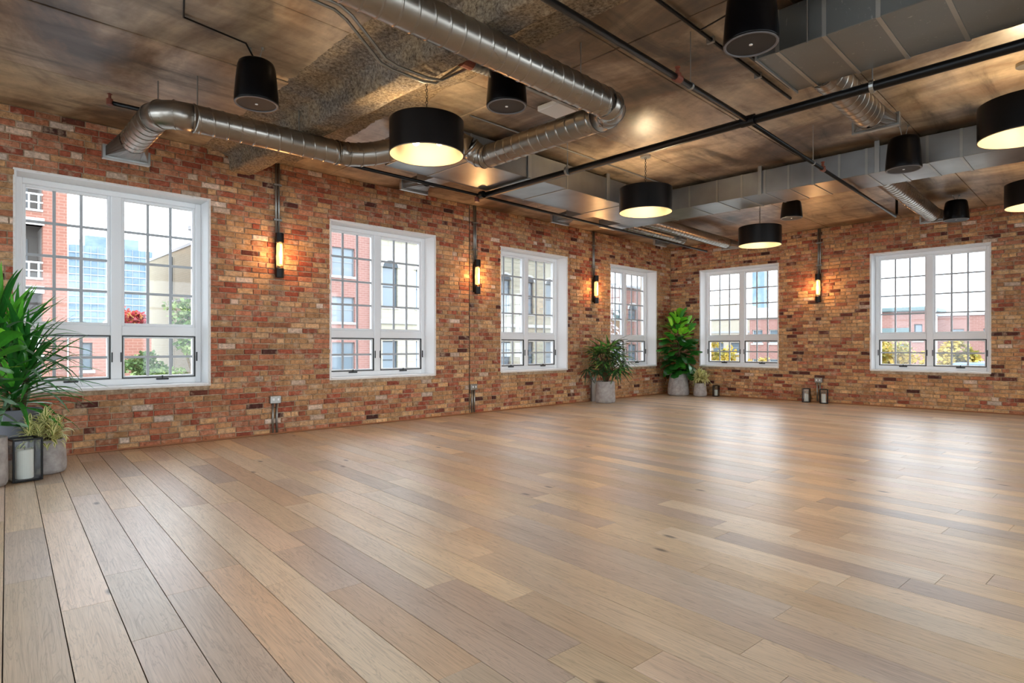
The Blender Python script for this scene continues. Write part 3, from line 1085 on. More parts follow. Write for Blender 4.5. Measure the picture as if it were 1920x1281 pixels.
def branch(label, pts, r, heads, hangers):
    """heads and hangers are fractions along the longest straight piece"""
    t = thing('sprinkler_branch', label, 'pipe', (0, 0, 0), 0, None)
    pts = [Vector(q) for q in pts]
    a, b = max(zip(pts[:-1], pts[1:]), key=lambda e: (e[1] - e[0]).length)
    mb = MB(); mb.smooth = True; mb.tube(pts, r, 12); mb.build('pipe_run', m_pipe, t)
    d = (b - a).normalized()
    for s in heads:
        q = a.lerp(b, s)
        mb = MB()
        mb.lathe([(.018, -.02), (.028, -.02), (.028, .02), (.016, .03), (.012, .06), (.020, .065), (.020, .073), (.006, .08)], 12, tuple(q + Vector((0, 0, r * 0.4))))
        mb.tube([q - d * .035, q + d * .035], r + .007, 12)
        mb.build('sprinkler_head', m_red, t)
    for s in hangers:
        q = a.lerp(b, s)
        mb = MB(); mb.rod(q + Vector((0, 0, r)), (q.x, q.y, H - .004), .0035)
        mb.tube([q - d * .012, q + d * .012], r + .005, 12)
        mb.build('pipe_hanger', m_flange, t)
    if pts[0].z > 3.2:      # open end with an upright head
        mb = MB(); mb.lathe([(.018, -.02), (.026, -.02), (.026, .03), (.012, .04), (.012, .07), (.022, .075), (.005, .085)], 12, tuple(pts[0])); mb.build('sprinkler_head', m_red, t)
        for q in ((-5.835, 6.2, SZ), (-5.90, 9.6, SZ)):
            mb = MB(); mb.rod((q[0], q[1], q[2] + r), (q[0], q[1], H - .004), .0035); mb.build('pipe_hanger', m_flange, t)
    return t


branch('black sprinkler branch before the thick main, with a copper head', [(-2.25, -2.5, SZ), (-2.25, 5.0, SZ)], .023, (0.85,), (0.30, 0.875))
branch('thinner black sprinkler branch beyond the thick main, ending at the far wall', [(-2.25, 5.07, SZ), (-2.36, 10.35, SZ), (-2.365, 10.45, SZ + .05), (-2.37, 10.48, H - .004)], .019, (0.37,), (0.31,))
branch('black pipe running close beside the window wall under the ceiling', [(-6.22, 1.10, 3.285), (-6.14, 1.75, 3.265), (-5.95, 2.35, 3.17), (-5.80, 3.35, SZ), (-5.80, 5.06, SZ), (-5.95, 11.4, SZ)], .020, (), ())
# conduits near the ceiling
t = thing('ceiling_conduit', 'thin dark conduit fixed to the ceiling beside the largest speaker', 'conduit', (0, 0, 0))
mb = MB(); mb.rod((-2.20, -2.0, 3.474), (-2.17, 5.78, 3.474), .014, 8); mb.build('conduit_run', m_pipe, t)
for y in (1.2, 3.3, 4.25, 5.1):
    mb = MB(); mb.box(-2.215, -2.155, y - .012, y + .012, 3.455, H - .001); mb.build('conduit_strap', m_flange, t)
t = thing('ceiling_rail', 'pair of slim ceiling rails at the end of the scuffed duct', 'rail', (0, 0, 0))
for dx in (0, .075):
    mb = MB(); mb.bbox(-2.08 + dx, -2.055 + dx, 4.35, 5.5, 3.45, H - .001, .003); mb.build('rail', m_pipe, t)
for lab, dx in (('thin grey conduit bending under the fireproofed beam, first of the pair', 0.0), ('thin grey conduit bending under the fireproofed beam, second of the pair', 0.075)):
    t = thing('bent_conduit', lab, 'conduit', (0, 0, 0), 0, 'paired conduits under the beam')
    mb = MB(); mb.smooth = True
    mb.tube([(-3.80 + dx, 0.2, 3.47), (-3.80 + dx, 1.98, 3.47), (-3.81 + dx, 2.08, 3.44), (-3.82 + dx, 2.36, 3.235), (-3.82 + dx, 2.46, 3.215), (-3.82 + dx, 2.74, 3.215), (-3.81 + dx, 2.86, 3.235), (-3.75 + dx, 3.06 + dx, 3.42), (-3.72 + dx, 3.2, 3.47)], .0115, 8)
    mb.build('conduit_run', m_conduit, t)
t = thing('access_panel', 'small white access panel on the ceiling behind the spiral duct', 'panel', (0, 0, 0))
mb = MB(); mb.bbox(-4.0, -3.70, 4.24, 4.52, 3.445, H - .004, .006); mb.build('panel_face', m_white, t)
t = thing('ceiling_rail', 'grey channel rails on the ceiling next to the white access panel', 'rail', (0, 0, 0))
for dx in (0, .09, .17):
    mb = MB(); mb.bbox(-3.72 + dx, -3.68 + dx, 3.55, 4.5, 3.44, H - .004, .004); mb.build('rail', m_flange if dx != .09 else m_pipe, t)
t = thing('ceiling_conduit', 'thin conduit on the ceiling passing over the second drum lamp', 'conduit', (0, 0, 0))
mb = MB(); mb.rod((-4.62, 3.9, 3.485), (-4.62, 7.75, 3.485), .009, 8); mb.build('conduit_run', m_conduit, t)


# ------------------------------------------------------------------ pendant drum lamps
def pendant(x, y, label, zb=2.845):
    t = thing('drum_pendant', label, 'pendant lamp', (x, y, zb), YAW, 'dark drum pendant lamps')
    r, h = 0.322, 0.295
    mb = MB(); mb.smooth = True
    mb.lathe([(r - .004, 0), (r, .003), (r, .010), (r, h - .010), (r, h - .003), (r - .004, h)], 56, close=False); mb.build('drum_shade', m_drum, t)
    mb = MB(); mb.smooth = True
    mb.lathe([(r - .0055, h - .001), (r - .0055, .001)], 56, close=False); mb.build('shade_lining', m_lining, t)
    mb = MB(); mb.smooth = True
    mb.lathe([(r - .0055, 0.0), (r + .001, -.002), (r + .001, .004)], 56, close=False); mb.build('bottom_rim', m_lining, t)
    mb = MB()
    for a in (0, 2 * math.pi / 3, 4 * math.pi / 3):
        mb.rod((0, 0, h - .05), ((r - .006) * math.cos(a), (r - .006) * math.sin(a), h - .05), .005, 6)
    mb.lathe([(.03, h - .10), (.03, h - .02)], 12); mb.build('spider', m_black, t)
    for a in (math.pi / 6, math.pi * 5 / 6, math.pi * 1.5):
        cx, cy = .12 * math.cos(a), .12 * math.sin(a)
        mb = MB(); mb.rod((0, 0, h - .07), (cx, cy, h - .09), .006, 6); mb.rod((cx, cy, h - .06), (cx, cy, h - .115), .016, 10); mb.build('lamp_socket', m_black, t)
        mb = MB(); mb.smooth = True; mb.sphere((cx, cy, h - .150), .034, 14, 10, 1.2); mb.build('bulb', m_bulb, t)
    zc = H - zb
    mb = MB(); mb.lathe([(.065, zc - .03), (.065, zc - .002)], 20); mb.build('canopy', m_flange, t)
    mb = MB(); mb.smooth = True
    z = h - .03
    k = 0
    while z < zc - .03:      # chain links
        for i in range(8):
            a0, a1 = 2 * math.pi * i / 8, 2 * math.pi * (i + 1) / 8
            f = lambda a: (0.009 * math.cos(a) if k % 2 else 0, 0 if k % 2 else 0.009 * math.cos(a), z + .014 + .015 * math.sin(a))
            mb.rod(f(a0), f(a1), .0028, 5, False)
        z += .026; k += 1
    mb.build('chain', m_black, t)
    ld = bpy.data.lights.new('pendant_light', 'POINT'); ld.energy = LAMP_W; ld.color = (1.0, 0.75, 0.45); ld.shadow_soft_size = 0.06
    lo = bpy.data.objects.new('lamp_light', ld); COL.objects.link(lo); lo.parent = t; lo.location = (0, 0, h - .14)
    return t


pendant(-4.22, 3.07, 'dark drum pendant with cream inside, hanging nearest the fireproofed beam', 2.80)
pendant(-4.10, 6.30, 'dark drum pendant with cream inside, hanging in front of the L-shaped duct', 2.79)
pendant(-4.02, 9.45, 'dark drum pendant with cream inside, the smallest, beyond the L-shaped duct', 2.745)
pendant(-0.55, 6.52, 'large dark drum pendant cut by the picture edge, above the thick black main', 2.885)
pendant(-0.70, 9.68, 'dark drum pendant showing only a sliver, under the far wall ceiling line', 2.85)


# ------------------------------------------------------------------ speakers
def speaker(x, y, zb, r, h, label, ztop=H, cable=None):
    t = thing('pendant_speaker', label, 'speaker', (x, y, zb), YAW, 'black pendant speakers')
    mb = MB(); mb.smooth = True
    mb.lathe([(r * .90, .004), (r * .985, .0), (r, .012), (r * .985, h * .2), (r * .93, h * .55), (r * .86, h * .86), (r * .80, h * .96), (r * .70, h), (.001, h + .004)], 36, close=False)
    mb.build('speaker_body', m_spk, t)
    mb = MB(); mb.smooth = True; mb.lathe([(r * .88, .003), (r * .90, -.004), (r * .97, -.004), (r * .985, .004)], 36, close=False); mb.build('rim', m_rim, t)
    mb = MB(); mb.lathe([(r * .89, .002), (r * .885, .006)], 36); mb.build('speaker_grille', m_grille, t)
    mb = MB(); mb.lathe([(.011, -.0022), (.011, .003)], 14, (0, 0, 0)); mb.build('badge', m_dot, t)
    top = ztop - zb
    for s in (-1, 1):
        mb = MB(); mb.rod((s * .015, 0, h), (s * .05, 0, top), .004, 6)
        mb.lathe([(.004, -.01), (.012, -.01), (.012, .012), (.004, .012)], 8, (s * .05, 0, top - .014)); mb.build('hanging_cable', m_conduit, t)
    mb = MB(); mb.lathe([(.035, h - .002), (.03, h + .02)], 12); mb.build('top_bracket', m_black, t)
    if cable:
        mb = MB(); mb.smooth = True
        Mi = Matrix.Rotation(-YAW, 4, 'Z')
        mb.tube([Mi @ (Vector(c) - Vector((x, y, zb))) for c in cable], .007, 6); mb.build('speaker_cable', m_pipe, t)
    return t


speaker(-4.77, 1.82, 3.05, .165, .33, 'black hanging speaker over the spiral duct beside the beam', H, [(-4.77, 1.82, 3.38), (-4.72, 1.72, 3.48), (-4.67, 1.27, 3.488), (-4.25, 1.16, 3.488), (-4.0, 1.12, 3.488)])
speaker(-3.42, 3.27, 3.05, .163, .33, 'black hanging speaker half hidden behind the long spiral duct')
speaker(-1.64, 3.72, 3.055, .168, .34, 'largest black hanging speaker, cut by the top of the picture', H, [(-1.64, 3.72, 3.39), (-1.85, 3.90, 3.42), (-2.17, 4.05, 3.47)])
speaker(-1.61, 7.40, 3.02, .168, .34, 'black hanging speaker before the seamed side of the L-shaped duct')
speaker(-3.70, 9.90, 3.20, .165, .27, 'black hanging speaker above the smallest drum pendant')
speaker(-1.785, 11.42, 3.105, .170, .30, 'black hanging speaker close to the far wall beside a duct boot')


# ------------------------------------------------------------------ wall sconces, conduits, outlets
def wall_basis(side, u):
    if side == 'l': return Matrix.Translation((XL + 0.014, u, 0)) @ Matrix.Rotation(math.pi / 2, 4, 'Z')
    return Matrix.Translation((u, YF - 0.014, 0))      # local -Y points into the room


def sconce(side, u, label):
    t = bpy.data.objects.new('wall_sconce', None); COL.objects.link(t)
    t.matrix_world = wall_basis(side, u) @ Matrix.Translation((0, 0, 2.01))
    tag(t, label, 'wall lamp', 'amber tube wall lamps')
    y = -.085
    r = .052
    mb = MB(); mb.bbox(-.03, .03, -.04, .0, .03, .54, .004); mb.build('back_plate', m_black, t)
    mb = MB(); mb.smooth = False
    mb.lathe([(r - .004, 0), (r, .004), (r, .118), (r - .004, .122)], 24, (0, y, 0)); mb.build('bottom_cap', m_black, t)
    mb = MB(); mb.lathe([(r - .004, 0), (r, .004), (r, .118), (r - .004, .122)], 24, (0, y, .448)); mb.build('top_cap', m_black, t)
    mb = MB(); mb.smooth = True; mb.lathe([(r - .006, .12), (r - .006, .45)], 24, (0, y, 0), close=False); mb.build('glass_tube', m_tubeglass, t)
    mb = MB(); mb.smooth = True; mb.lathe([(.012, .15), (.036, .165), (.040, .40), (.034, .44), (.012, .449)], 20, (0, y, 0), close=False); mb.build('lamp_tube', m_amber, t)
    mb = MB(); mb.smooth = True; mb.lathe([(.004, .17), (.018, .175), (.018, .42), (.004, .43)], 12, (.0, y - .024, 0)); mb.build('filament', m_filament, t)
    ld = bpy.data.lights.new('sconce_light', 'POINT'); ld.energy = 7.0; ld.color = (1.0, 0.52, 0.20); ld.shadow_soft_size = .05
    lo = bpy.data.objects.new('sconce_glow', ld); COL.objects.link(lo); lo.parent = t; lo.location = (0, y - .075, .29)
    # conduit pair up to the ceiling
    for dx in (-.018, .018):
        mb = MB(); mb.smooth = True; mb.rod((dx, -.016, .50), (dx, -.016, H - 2.012), .0135, 10); mb.build('conduit', m_conduit, t)
    for z in (.75, 1.2):
        mb = MB(); mb.box(-.05, .05, -.034, -.002, z - .012, z + .012); mb.build('conduit_strap', m_conduit, t)
    return t


sconce('l', 3.155, 'amber tube wall lamp between the two nearest windows')
sconce('l', 6.50, 'amber tube wall lamp beside the dark vertical joint in the brick')
sconce('l', 9.72, 'amber tube wall lamp above the potted fan palm')
sconce('f', -4.22, 'amber tube wall lamp on the golden far wall')


def outlet(side, u, label, wide=False):
    t = bpy.data.objects.new('outlet_box', None); COL.objects.link(t)
    t.matrix_world = wall_basis(side, u)
    tag(t, label, 'outlet', 'grey outlet boxes with floor conduits')
    mb = MB(); mb.bbox(-.07, .07, -.052, .0, .40, .50, .006); mb.build('box_body', m_conduit, t)
    for dx in (-.03, .03):
        mb = MB(); mb.bbox(dx - .014, dx + .014, -.057, -.051, .435, .468, .003); mb.build('socket_face', m_white, t)
    if wide:
        mb = MB(); mb.bbox(-.065, .065, -.05, -.001, .001, .40, .004); mb.build('conduit_cover', m_flange, t)
    else:
        for dx in (-.026, .026):
            mb = MB(); mb.smooth = True; mb.rod((dx, -.018, .024), (dx, -.018, .41), .0135, 10); mb.build('conduit', m_conduit, t)
    return t


outlet('l', 3.12, 'grey outlet box on twin conduits below the nearest wall lamp')
outlet('l', 6.46, 'grey outlet box on twin conduits beside the brick joint')
outlet('l', 9.70, 'grey outlet box with wide cover behind the fan palm pot', True)
outlet('f', -4.23, 'grey outlet box on twin conduits between two small lanterns')


# ------------------------------------------------------------------ lanterns and candles
def lantern(x, y, w, h, rz, label, clabel, cr, chh):
    t = thing('candle_lantern', label, 'lantern', (x, y, 0), rz, 'black glass candle lanterns')
    q = w / 2
    b = .0075 if w > .2 else .006
    mb = MB(); mb.bbox(-q, q, -q, q, .004, .018, .003); mb.build('base', m_black, t)
    mb = MB()
    for s in (-1, 1):
        mb.bbox(s * (q - b) - b, s * (q - b) + b, -q, q, h - 2 * b, h, .002)
        mb.bbox(-q + 2 * b, q - 2 * b, s * (q - b) - b, s * (q - b) + b, h - 2 * b, h, .002)
    mb.build('top_frame', m_black, t)
    for sx in (-1, 1):
        for sy in (-1, 1):
            mb = MB(); mb.bbox(sx * (q - b) - b, sx * (q - b) + b, sy * (q - b) - b, sy * (q - b) + b, .018, h - 2 * b, .002); mb.build('post', m_black, t)
    for s in (-1, 1):
        mb = MB(); mb.box(-q + 2 * b, q - 2 * b, s * (q - b) - .002, s * (q - b) + .002, .018, h - 2 * b); mb.build('pane', m_lglass, t)
        mb = MB(); mb.box(s * (q - b) - .002, s * (q - b) + .002, -q + 2 * b, q - 2 * b, .018, h - 2 * b); mb.build('pane', m_lglass, t)
    c = thing('pillar_candle', clabel, 'candle', (x, y, .0185), 0, 'ivory pillar candles in lanterns')
    mb = MB(); mb.smooth = False
    mb.lathe([(cr - .004, 0), (cr, .004), (cr, chh - .008), (cr - .006, chh), (cr * .6, chh - .006), (.002, chh - .012)], 28); mb.build('wax', m_candle, c)
    mb = MB(); mb.rod((0, 0, chh - .014), (.004, 0, chh + .012), .0022, 6); mb.build('wick', m_wick, c)


lantern(-6.468, 0.538, 0.205, 0.36, YAW + math.radians(53), 'tall square black glass lantern among the three large pots',
        'thick ivory candle inside the tallest lantern', .062, .245)
lantern(-7.02, 12.40, .125, .25, .3, 'small black lantern in front of the corner pot', 'ivory candle in the lantern before the corner pot', .036, .13)
lantern(-6.36, 12.62, .125, .25, .2, 'small black lantern alone beside the small striped plant', 'ivory candle in the lone lantern by the striped plant', .036, .13)
lantern(-4.42, 12.60, .14, .28, .15, 'small black lantern on the side of the outlet facing the windows corner', 'ivory candle in the lantern nearer the corner side of the outlet', .040, .16)
lantern(-4.08, 12.56, .145, .285, .4, 'small black lantern on the outlet side facing away from the corner', 'ivory candle in the lantern farther from the corner', .042, .17)


# ------------------------------------------------------------------ plants
def leaf_mesh(name, L, Wd, droop, cols, tip=0.02, nseg=7, fold=0.25, shape=None, curl=0.0):
    """leaf along +X, rising from the origin, bending down by droop; cols: list of (edge fraction, colour)"""
    mb = MB(); mb.smooth = True
    cuts = [-1] + [c[0] for c in cols]
    rows = []
    ang = 0.0
    x = z = 0.0
    for i in range(nseg + 1):
        s = i / nseg
        w = shape(s) if shape else (0.55 + 0.45 * math.sin(math.pi * min(1, s * 1.25) * .5)) * (1 - s ** 2.6) + 0.0
        w = max(w, tip) * Wd / 2
        row = []
        for c in cuts:
            q = c * w
            row.append((x - math.sin(ang) * 0 , q, z + abs(q) * fold - curl * s * abs(q)))
        rows.append(row)
        x += math.cos(ang) * L / nseg
        z += math.sin(ang) * L / nseg
        ang -= droop / nseg * (0.4 + 1.2 * s)
    for r in rows: mb.v += r
    k = len(cuts)
    for i in range(nseg):
        for j in range(k - 1):
            c = cols[j][1]
            mb.tint = c
            mb.face((i * k + j, (i + 1) * k + j, (i + 1) * k + j + 1, i * k + j + 1))
    return mb.mesh(name, m_leaf, True)


def place_leaf(me, parent, base, az, el, roll=0, sc=1.0, name='leaf'):
    o = link(name, me, parent)
    o.matrix_local = Matrix.Translation(base) @ Matrix.Rotation(az, 4, 'Z') @ Matrix.Rotation(-el, 4, 'Y') @ Matrix.Rotation(roll, 4, 'X') @ Matrix.Scale(sc, 4)
    return o


def pot(root, rb, rt, h, m, soil=True):
    mb = MB(); mb.smooth = True
    mb.lathe([(rb * .72, .0), (rb * .90, .008), (rb * .985, .035), (rb, .09), (rb * .995 + (rt - rb) * .3, h * .45), (rt + (rb - rt) * .25, h * .8), (rt, h - .006), (rt - .006, h), (rt - .022, h), (rt - .028, h - .02), (rt - .03, h - .06)], 40)
    mb.build('pot', m, root)
    mb = MB(); mb.lathe([(.001, h - .045), (rt * .5, h - .042), (rt - .029, h - .05)], 24); mb.build('soil', m_soil, root)


gr = lambda r, g, b: srgb(r, g, b)
rl = random.Random(9)

# strappy dracaena in the tall slate pot
PX, PY = -7.055, 0.53
t = thing('strappy_dracaena', 'tall dark green plant with sword leaves in a slate pot by the window', 'potted plant', (PX, PY, 0))
pot(t, .20, .19, .56, m_darkpot)
sw = [leaf_mesh('sword_leaf', L, Wd, dr, [(0, gr(*c)), (1, gr(c[0] + 8, c[1] + 14, c[2] + 6))], fold=.35)
      for L, Wd, dr, c in ((.58, .060, .35, (54, 132, 44)), (.62, .058, .75, (40, 108, 40)), (.62, .054, 1.25, (64, 140, 56)), (.52, .064, .2, (98, 184, 56)), (.58, .050, 1.7, (128, 160, 132)), (.64, .048, 1.0, (66, 132, 72)))]  # the grey-green drooping leaf has its silvery sheen painted into the colour
stems = [((.02, .0), 1.22), ((.09, .07), .96), ((.03, -.12), 1.34), ((.12, -.02), .78)]
for (sx, sy), hz in stems:
    mb = MB(); mb.smooth = True; mb.tube([(sx * .5, sy * .5, .5), (sx * .8, sy * .8, .5 + (hz - .5) * .5), (sx, sy, hz)], .022, 8); mb.build('stem', m_bark, t)
    nl = 54
    for i in range(nl):
        s = i / nl
        az = i * 2.39996 + rl.uniform(-.2, .2)
        el = math.radians(86 - 96 * s ** 0.85) + rl.uniform(-.12, .12)
        me = sw[rl.choice((0, 3, 1))] if s < .45 else sw[rl.choice((1, 2, 4, 5))]
        sc = rl.uniform(.82, 1.08)
        # keep leaves out of the brick wall
        reach = .66 * sc
        if PX + sx + math.cos(az) * reach < XL + .06: sc *= max(.22, (XL + .06 - PX - sx) / (math.cos(az) * reach))
        place_leaf(me, t, (sx, sy, hz - .20 * s), az, el, rl.uniform(-.3, .3), sc, 'leaf')


def fig_shape(s):
    return max(.04, (0.42 + 0.6 * s) * math.sqrt(max(0, 1 - (max(0, s - .62) / .38) ** 2)) if s > .05 else .10)


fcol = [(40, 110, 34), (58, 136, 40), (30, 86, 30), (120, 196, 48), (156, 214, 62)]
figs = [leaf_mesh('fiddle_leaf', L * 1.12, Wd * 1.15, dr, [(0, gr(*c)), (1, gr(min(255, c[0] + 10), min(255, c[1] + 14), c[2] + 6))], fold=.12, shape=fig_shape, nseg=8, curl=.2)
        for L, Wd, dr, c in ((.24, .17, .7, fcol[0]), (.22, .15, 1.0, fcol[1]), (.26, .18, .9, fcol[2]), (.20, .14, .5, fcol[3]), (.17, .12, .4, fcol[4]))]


def fiddle_fig(label, x, y, rb, rt, hp, z0, z1, spread, nl, sc0, potmat, lim=None):
    t = thing('fiddle_leaf_fig', label, 'potted plant', (x, y, 0))
    pot(t, rb, rt, hp, potmat)
    mb = MB(); mb.smooth = True
    mb.tube([(0, 0, hp - .06), (.02, .01, (hp + z1) / 2), (-.01, .02, z1 - .08)], .016, 8); mb.build('stem', m_bark, t)
    for i in range(nl):
        s = (i + .5) / nl
        az = i * 2.39996 + rl.uniform(-.3, .3)
        z = z0 + (z1 - z0) * s
        bulge = min(1, .55 + s * 2.2, .35 + (1 - s) * 4.0)
        rr = spread * bulge * rl.uniform(.25, 1.0) * .62
        bx, by = math.cos(az) * rr, math.sin(az) * rr
        el = math.radians(-25 + 80 * s + rl.uniform(-35, 35))
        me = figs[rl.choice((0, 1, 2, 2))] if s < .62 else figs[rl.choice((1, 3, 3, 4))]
        sc = sc0 * rl.uniform(.8, 1.12)
        if lim:
            ex, ey = x + bx + math.cos(az) * .26 * sc, y + by + math.sin(az) * .26 * sc
            for _ in range(8):
                if ex < lim[0] or ey > lim[1]:
                    bx *= .7; by *= .7; sc *= .88
                    ex, ey = x + bx + math.cos(az) * .26 * sc, y + by + math.sin(az) * .26 * sc
        place_leaf(me, t, (bx, by, z), az, el, rl.uniform(-.5, .5), sc, 'leaf')
        if i % 2 == 0:
            mb = MB(); mb.tube([(0, 0, max(hp - .03, z - .10)), (bx * .5, by * .5, z - .03), (bx, by, z)], .004, 5); mb.build('twig', m_bark, t)
    return t


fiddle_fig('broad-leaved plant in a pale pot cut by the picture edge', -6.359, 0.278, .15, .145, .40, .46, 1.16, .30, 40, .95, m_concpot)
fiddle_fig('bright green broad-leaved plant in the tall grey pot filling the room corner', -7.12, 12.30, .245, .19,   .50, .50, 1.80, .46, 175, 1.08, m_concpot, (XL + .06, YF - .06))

# striped small plants
vs = [leaf_mesh('striped_leaf', L, Wd, dr, [(-.32, gr(250, 244, 186)), (.32, gr(122, 144, 56)), (1, gr(246, 240, 180))], fold=.2, nseg=5)
      for L, Wd, dr in ((.14, .038, 1.2), (.15, .036, 1.9), (.12, .040, .7), (.14, .036, 2.4))]


def striped(label, x, y, rb, rt, hp, nl, sc0, spread, hgt):
    t = thing('striped_dracaena', label, 'potted plant', (x, y, 0))
    pot(t, rb, rt, hp, m_concpot)
    nh = 11
    for hI in range(nh):
        a = hI * 2.39996
        rr = spread * math.sqrt(hI / nh)
        hx, hy, hz = rr * math.cos(a), rr * math.sin(a), hp + hgt * rl.uniform(.35, 1.0) * (1 - .35 * hI / nh)
        mb = MB(); mb.tube([(hx * .4, hy * .4, hp - .05), (hx * .8, hy * .8, hp + (hz - hp) * .6), (hx, hy, hz)], .005, 6); mb.build('stem', m_bark, t)
        for i in range(nl):
            s = i / nl
            place_leaf(rl.choice(vs), t, (hx, hy, hz - .10 * s), i * 2.39996 + hI, math.radians(75 - 95 * s) + rl.uniform(-.2, .2), rl.uniform(-.3, .3), sc0 * rl.uniform(.8, 1.1), 'leaf')
    return t


striped('yellow and green striped plant in a concrete pot beside the tallest lantern', -6.725, 0.704, .158, .145, .30, 22, 1.05, .14, .20)
striped('small yellow striped plant in a concrete pot near the room corner', -6.62, 12.38, .15, .125, .30, 18, 1.35, .15, .26)

# fan palm
PX, PY = -7.20, 9.62
t = thing('fan_palm', 'dark fan palm in a square-shouldered concrete pot against the brick wall', 'potted plant', (PX, PY, 0))
pot(t, .20, .185, .43, m_concpot)


def frond_mesh(nlf, L, Wd, droop, c):
    mb = MB(); mb.smooth = True
    for i in range(nlf):
        a = math.radians(-105 + 210 * i / (nlf - 1))
        ca, sa = math.cos(a), math.sin(a)
        for s in range(4):
            s0, s1 = s / 4, (s + 1) / 4
            def P(q, side):
                w = Wd * (0.45 + .55 * math.sin(math.pi * min(1, q * 1.3 + .1))) * (1 if q < .9 else .45) / 2 * side
                r = .02 + L * q
                return (r * ca - w * sa, r * sa + w * ca, -droop * L * q * q + abs(w) * .3)
            k = 1 + .25 * ((i * 7 + s) % 3 - 1)
            mb.tint = gr(c[0] * k, c[1] * k, c[2] * k)
            mb.quad(P(s0, -1), P(s1, -1), P(s1, 1), P(s0, 1))
    return mb.mesh('frond', m_leaf, True)


fr = [frond_mesh(7, .34, .050, .35, (50, 86, 46)), frond_mesh(7, .33, .044, .45, (40, 72, 42)), frond_mesh(6, .36, .050, .2, (84, 132, 62))]
NF = 48
for i in range(NF):
    c = 1 - 1.72 * (i + .5) / NF                 # even spread over a rounded crown, open below
    az = i * 2.39996 + rl.uniform(-.15, .15)
    q = rl.choice((1, 1, .85, .6, .45)) * rl.uniform(.9, 1.05)
    sn = math.sqrt(max(0, 1 - c * c))
    tip = Vector((math.cos(az) * sn * .40 * q, math.sin(az) * sn * .44 * q, .86 + c * .36 * q))
    sc = 1.0
    if PX + tip.x < XL + .24: tip.x = XL + .24 - PX + rl.uniform(0, .06); sc = .62
    mb = MB(); mb.tube([(tip.x * .10, tip.y * .10, .38), (tip.x * .35, tip.y * .35, .38 + (tip.z - .38) * .62), tip], .006, 5); mb.build('stalk', m_bark, t)
    if math.cos(az) < -.2 and PX + tip.x < XL + .40: az += 1.3 if math.sin(az) < 0 else -1.3
    place_leaf(rl.choice(fr), t, tuple(tip), az, math.asin(max(-1, min(1, c))) * .8 + rl.uniform(-.2, .2), rl.uniform(-.6, .6), sc * rl.uniform(.8, 1.0), 'frond')

# ------------------------------------------------------------------ outdoors
GZ = -9.0
m_asphalt = mat('asphalt', srgb(150, 150, 150), 0.95)
n = NT(m_asphalt); n.base(n.ramp(n.noise(n.pos(), 1.2, 5, 0.6), [(0.3, srgb(120, 120, 118)), (0.7, srgb(172, 170, 166))]))
mb = MB(); mb.box(-230, 60, -60, 260, GZ - .3, GZ)
tag(mb.build('street_ground', m_asphalt), 'grey street level far below the windows', kind='structure')


def brickmat(name, c1, c2, mort, vert='y', sc=1.0):
    m = mat(name, c1, 0.9, spec=0.2)
    n = NT(m)
    g = n.n('ShaderNodeNewGeometry')
    sep = n.n('ShaderNodeSeparateXYZ'); n.l(g.outputs['Position'], sep.inputs[0])
    cmb = n.n('ShaderNodeCombineXYZ')
    n.l(n.math('ADD', sep.outputs['X'], sep.outputs['Y']), cmb.inputs[0]); n.l(sep.outputs['Z'], cmb.inputs[1])
    b = n.n('ShaderNodeTexBrick')
    b.inputs['Color1'].default_value = c1; b.inputs['Color2'].default_value = c2; b.inputs['Mortar'].default_value = mort
    b.inputs['Scale'].default_value = 1.0
    b.inputs['Brick Width'].default_value = 0.42 * sc; b.inputs['Row Height'].default_value = 0.15 * sc; b.inputs['Mortar Size'].default_value = 0.016 * sc
    n.l(cmb.outputs[0], b.inputs['Vector'])
    n.base(n.mix(0.35, b.outputs['Color'], n.ramp(n.noise(n.pos(), .6, 4, .6), [(0.3, c2), (0.7, c1)])))
    return m


m_rbrick = brickmat('orange_red_brick', srgb(138, 95, 82), srgb(129, 87, 75), srgb(150, 122, 110))
m_pbrick = brickmat('pink_red_brick', srgb(136, 101, 94), srgb(127, 93, 86), srgb(148, 126, 119))
m_cream = brickmat('cream_stone', srgb(162, 157, 142), srgb(154, 149, 134), srgb(142, 136, 122), sc=2.6)
m_creamside = brickmat('cream_common_brick', srgb(146, 138, 120), srgb(138, 130, 112), srgb(130, 122, 106))
m_beige = mat('beige_render', srgb(156, 150, 137), 0.9)
m_trimw = mat('white_trim', srgb(182, 182, 180), 0.7)
m_bglass = mat('dark_window_glass', srgb(89, 102, 112), 0.15, 0.0, 0.8)
m_bframe = mat('grey_window_frame', srgb(120, 124, 128), 0.6)
m_dframe = mat('dark_window_frame', srgb(57, 64, 70), 0.6)
m_recessgrey = mat('recess_wall', srgb(112, 108, 104), 0.9)  # dark grey of the balcony recesses and the fire stair
m_copper = mat('grey_green_cornice', srgb(89, 105, 107), 0.7)
m_tower = mat('blue_tower_glass', srgb(80, 108, 134), 0.5, 0.0, 0.2)
n = NT(m_tower); n.base(n.ramp(n.noise(n.pos((1, .35, .5)), .8, 3, .6), [(0.3, srgb(88, 108, 124)), (0.7, srgb(118, 134, 144))]))
m_slab = mat('tower_floor_edge', srgb(140, 153, 163), 0.6)
m_roofgrey = mat('pale_roof', srgb(152, 155, 158), 0.8)
m_bluegrey = mat('blue_grey_roof', srgb(96, 112, 136), 0.8)


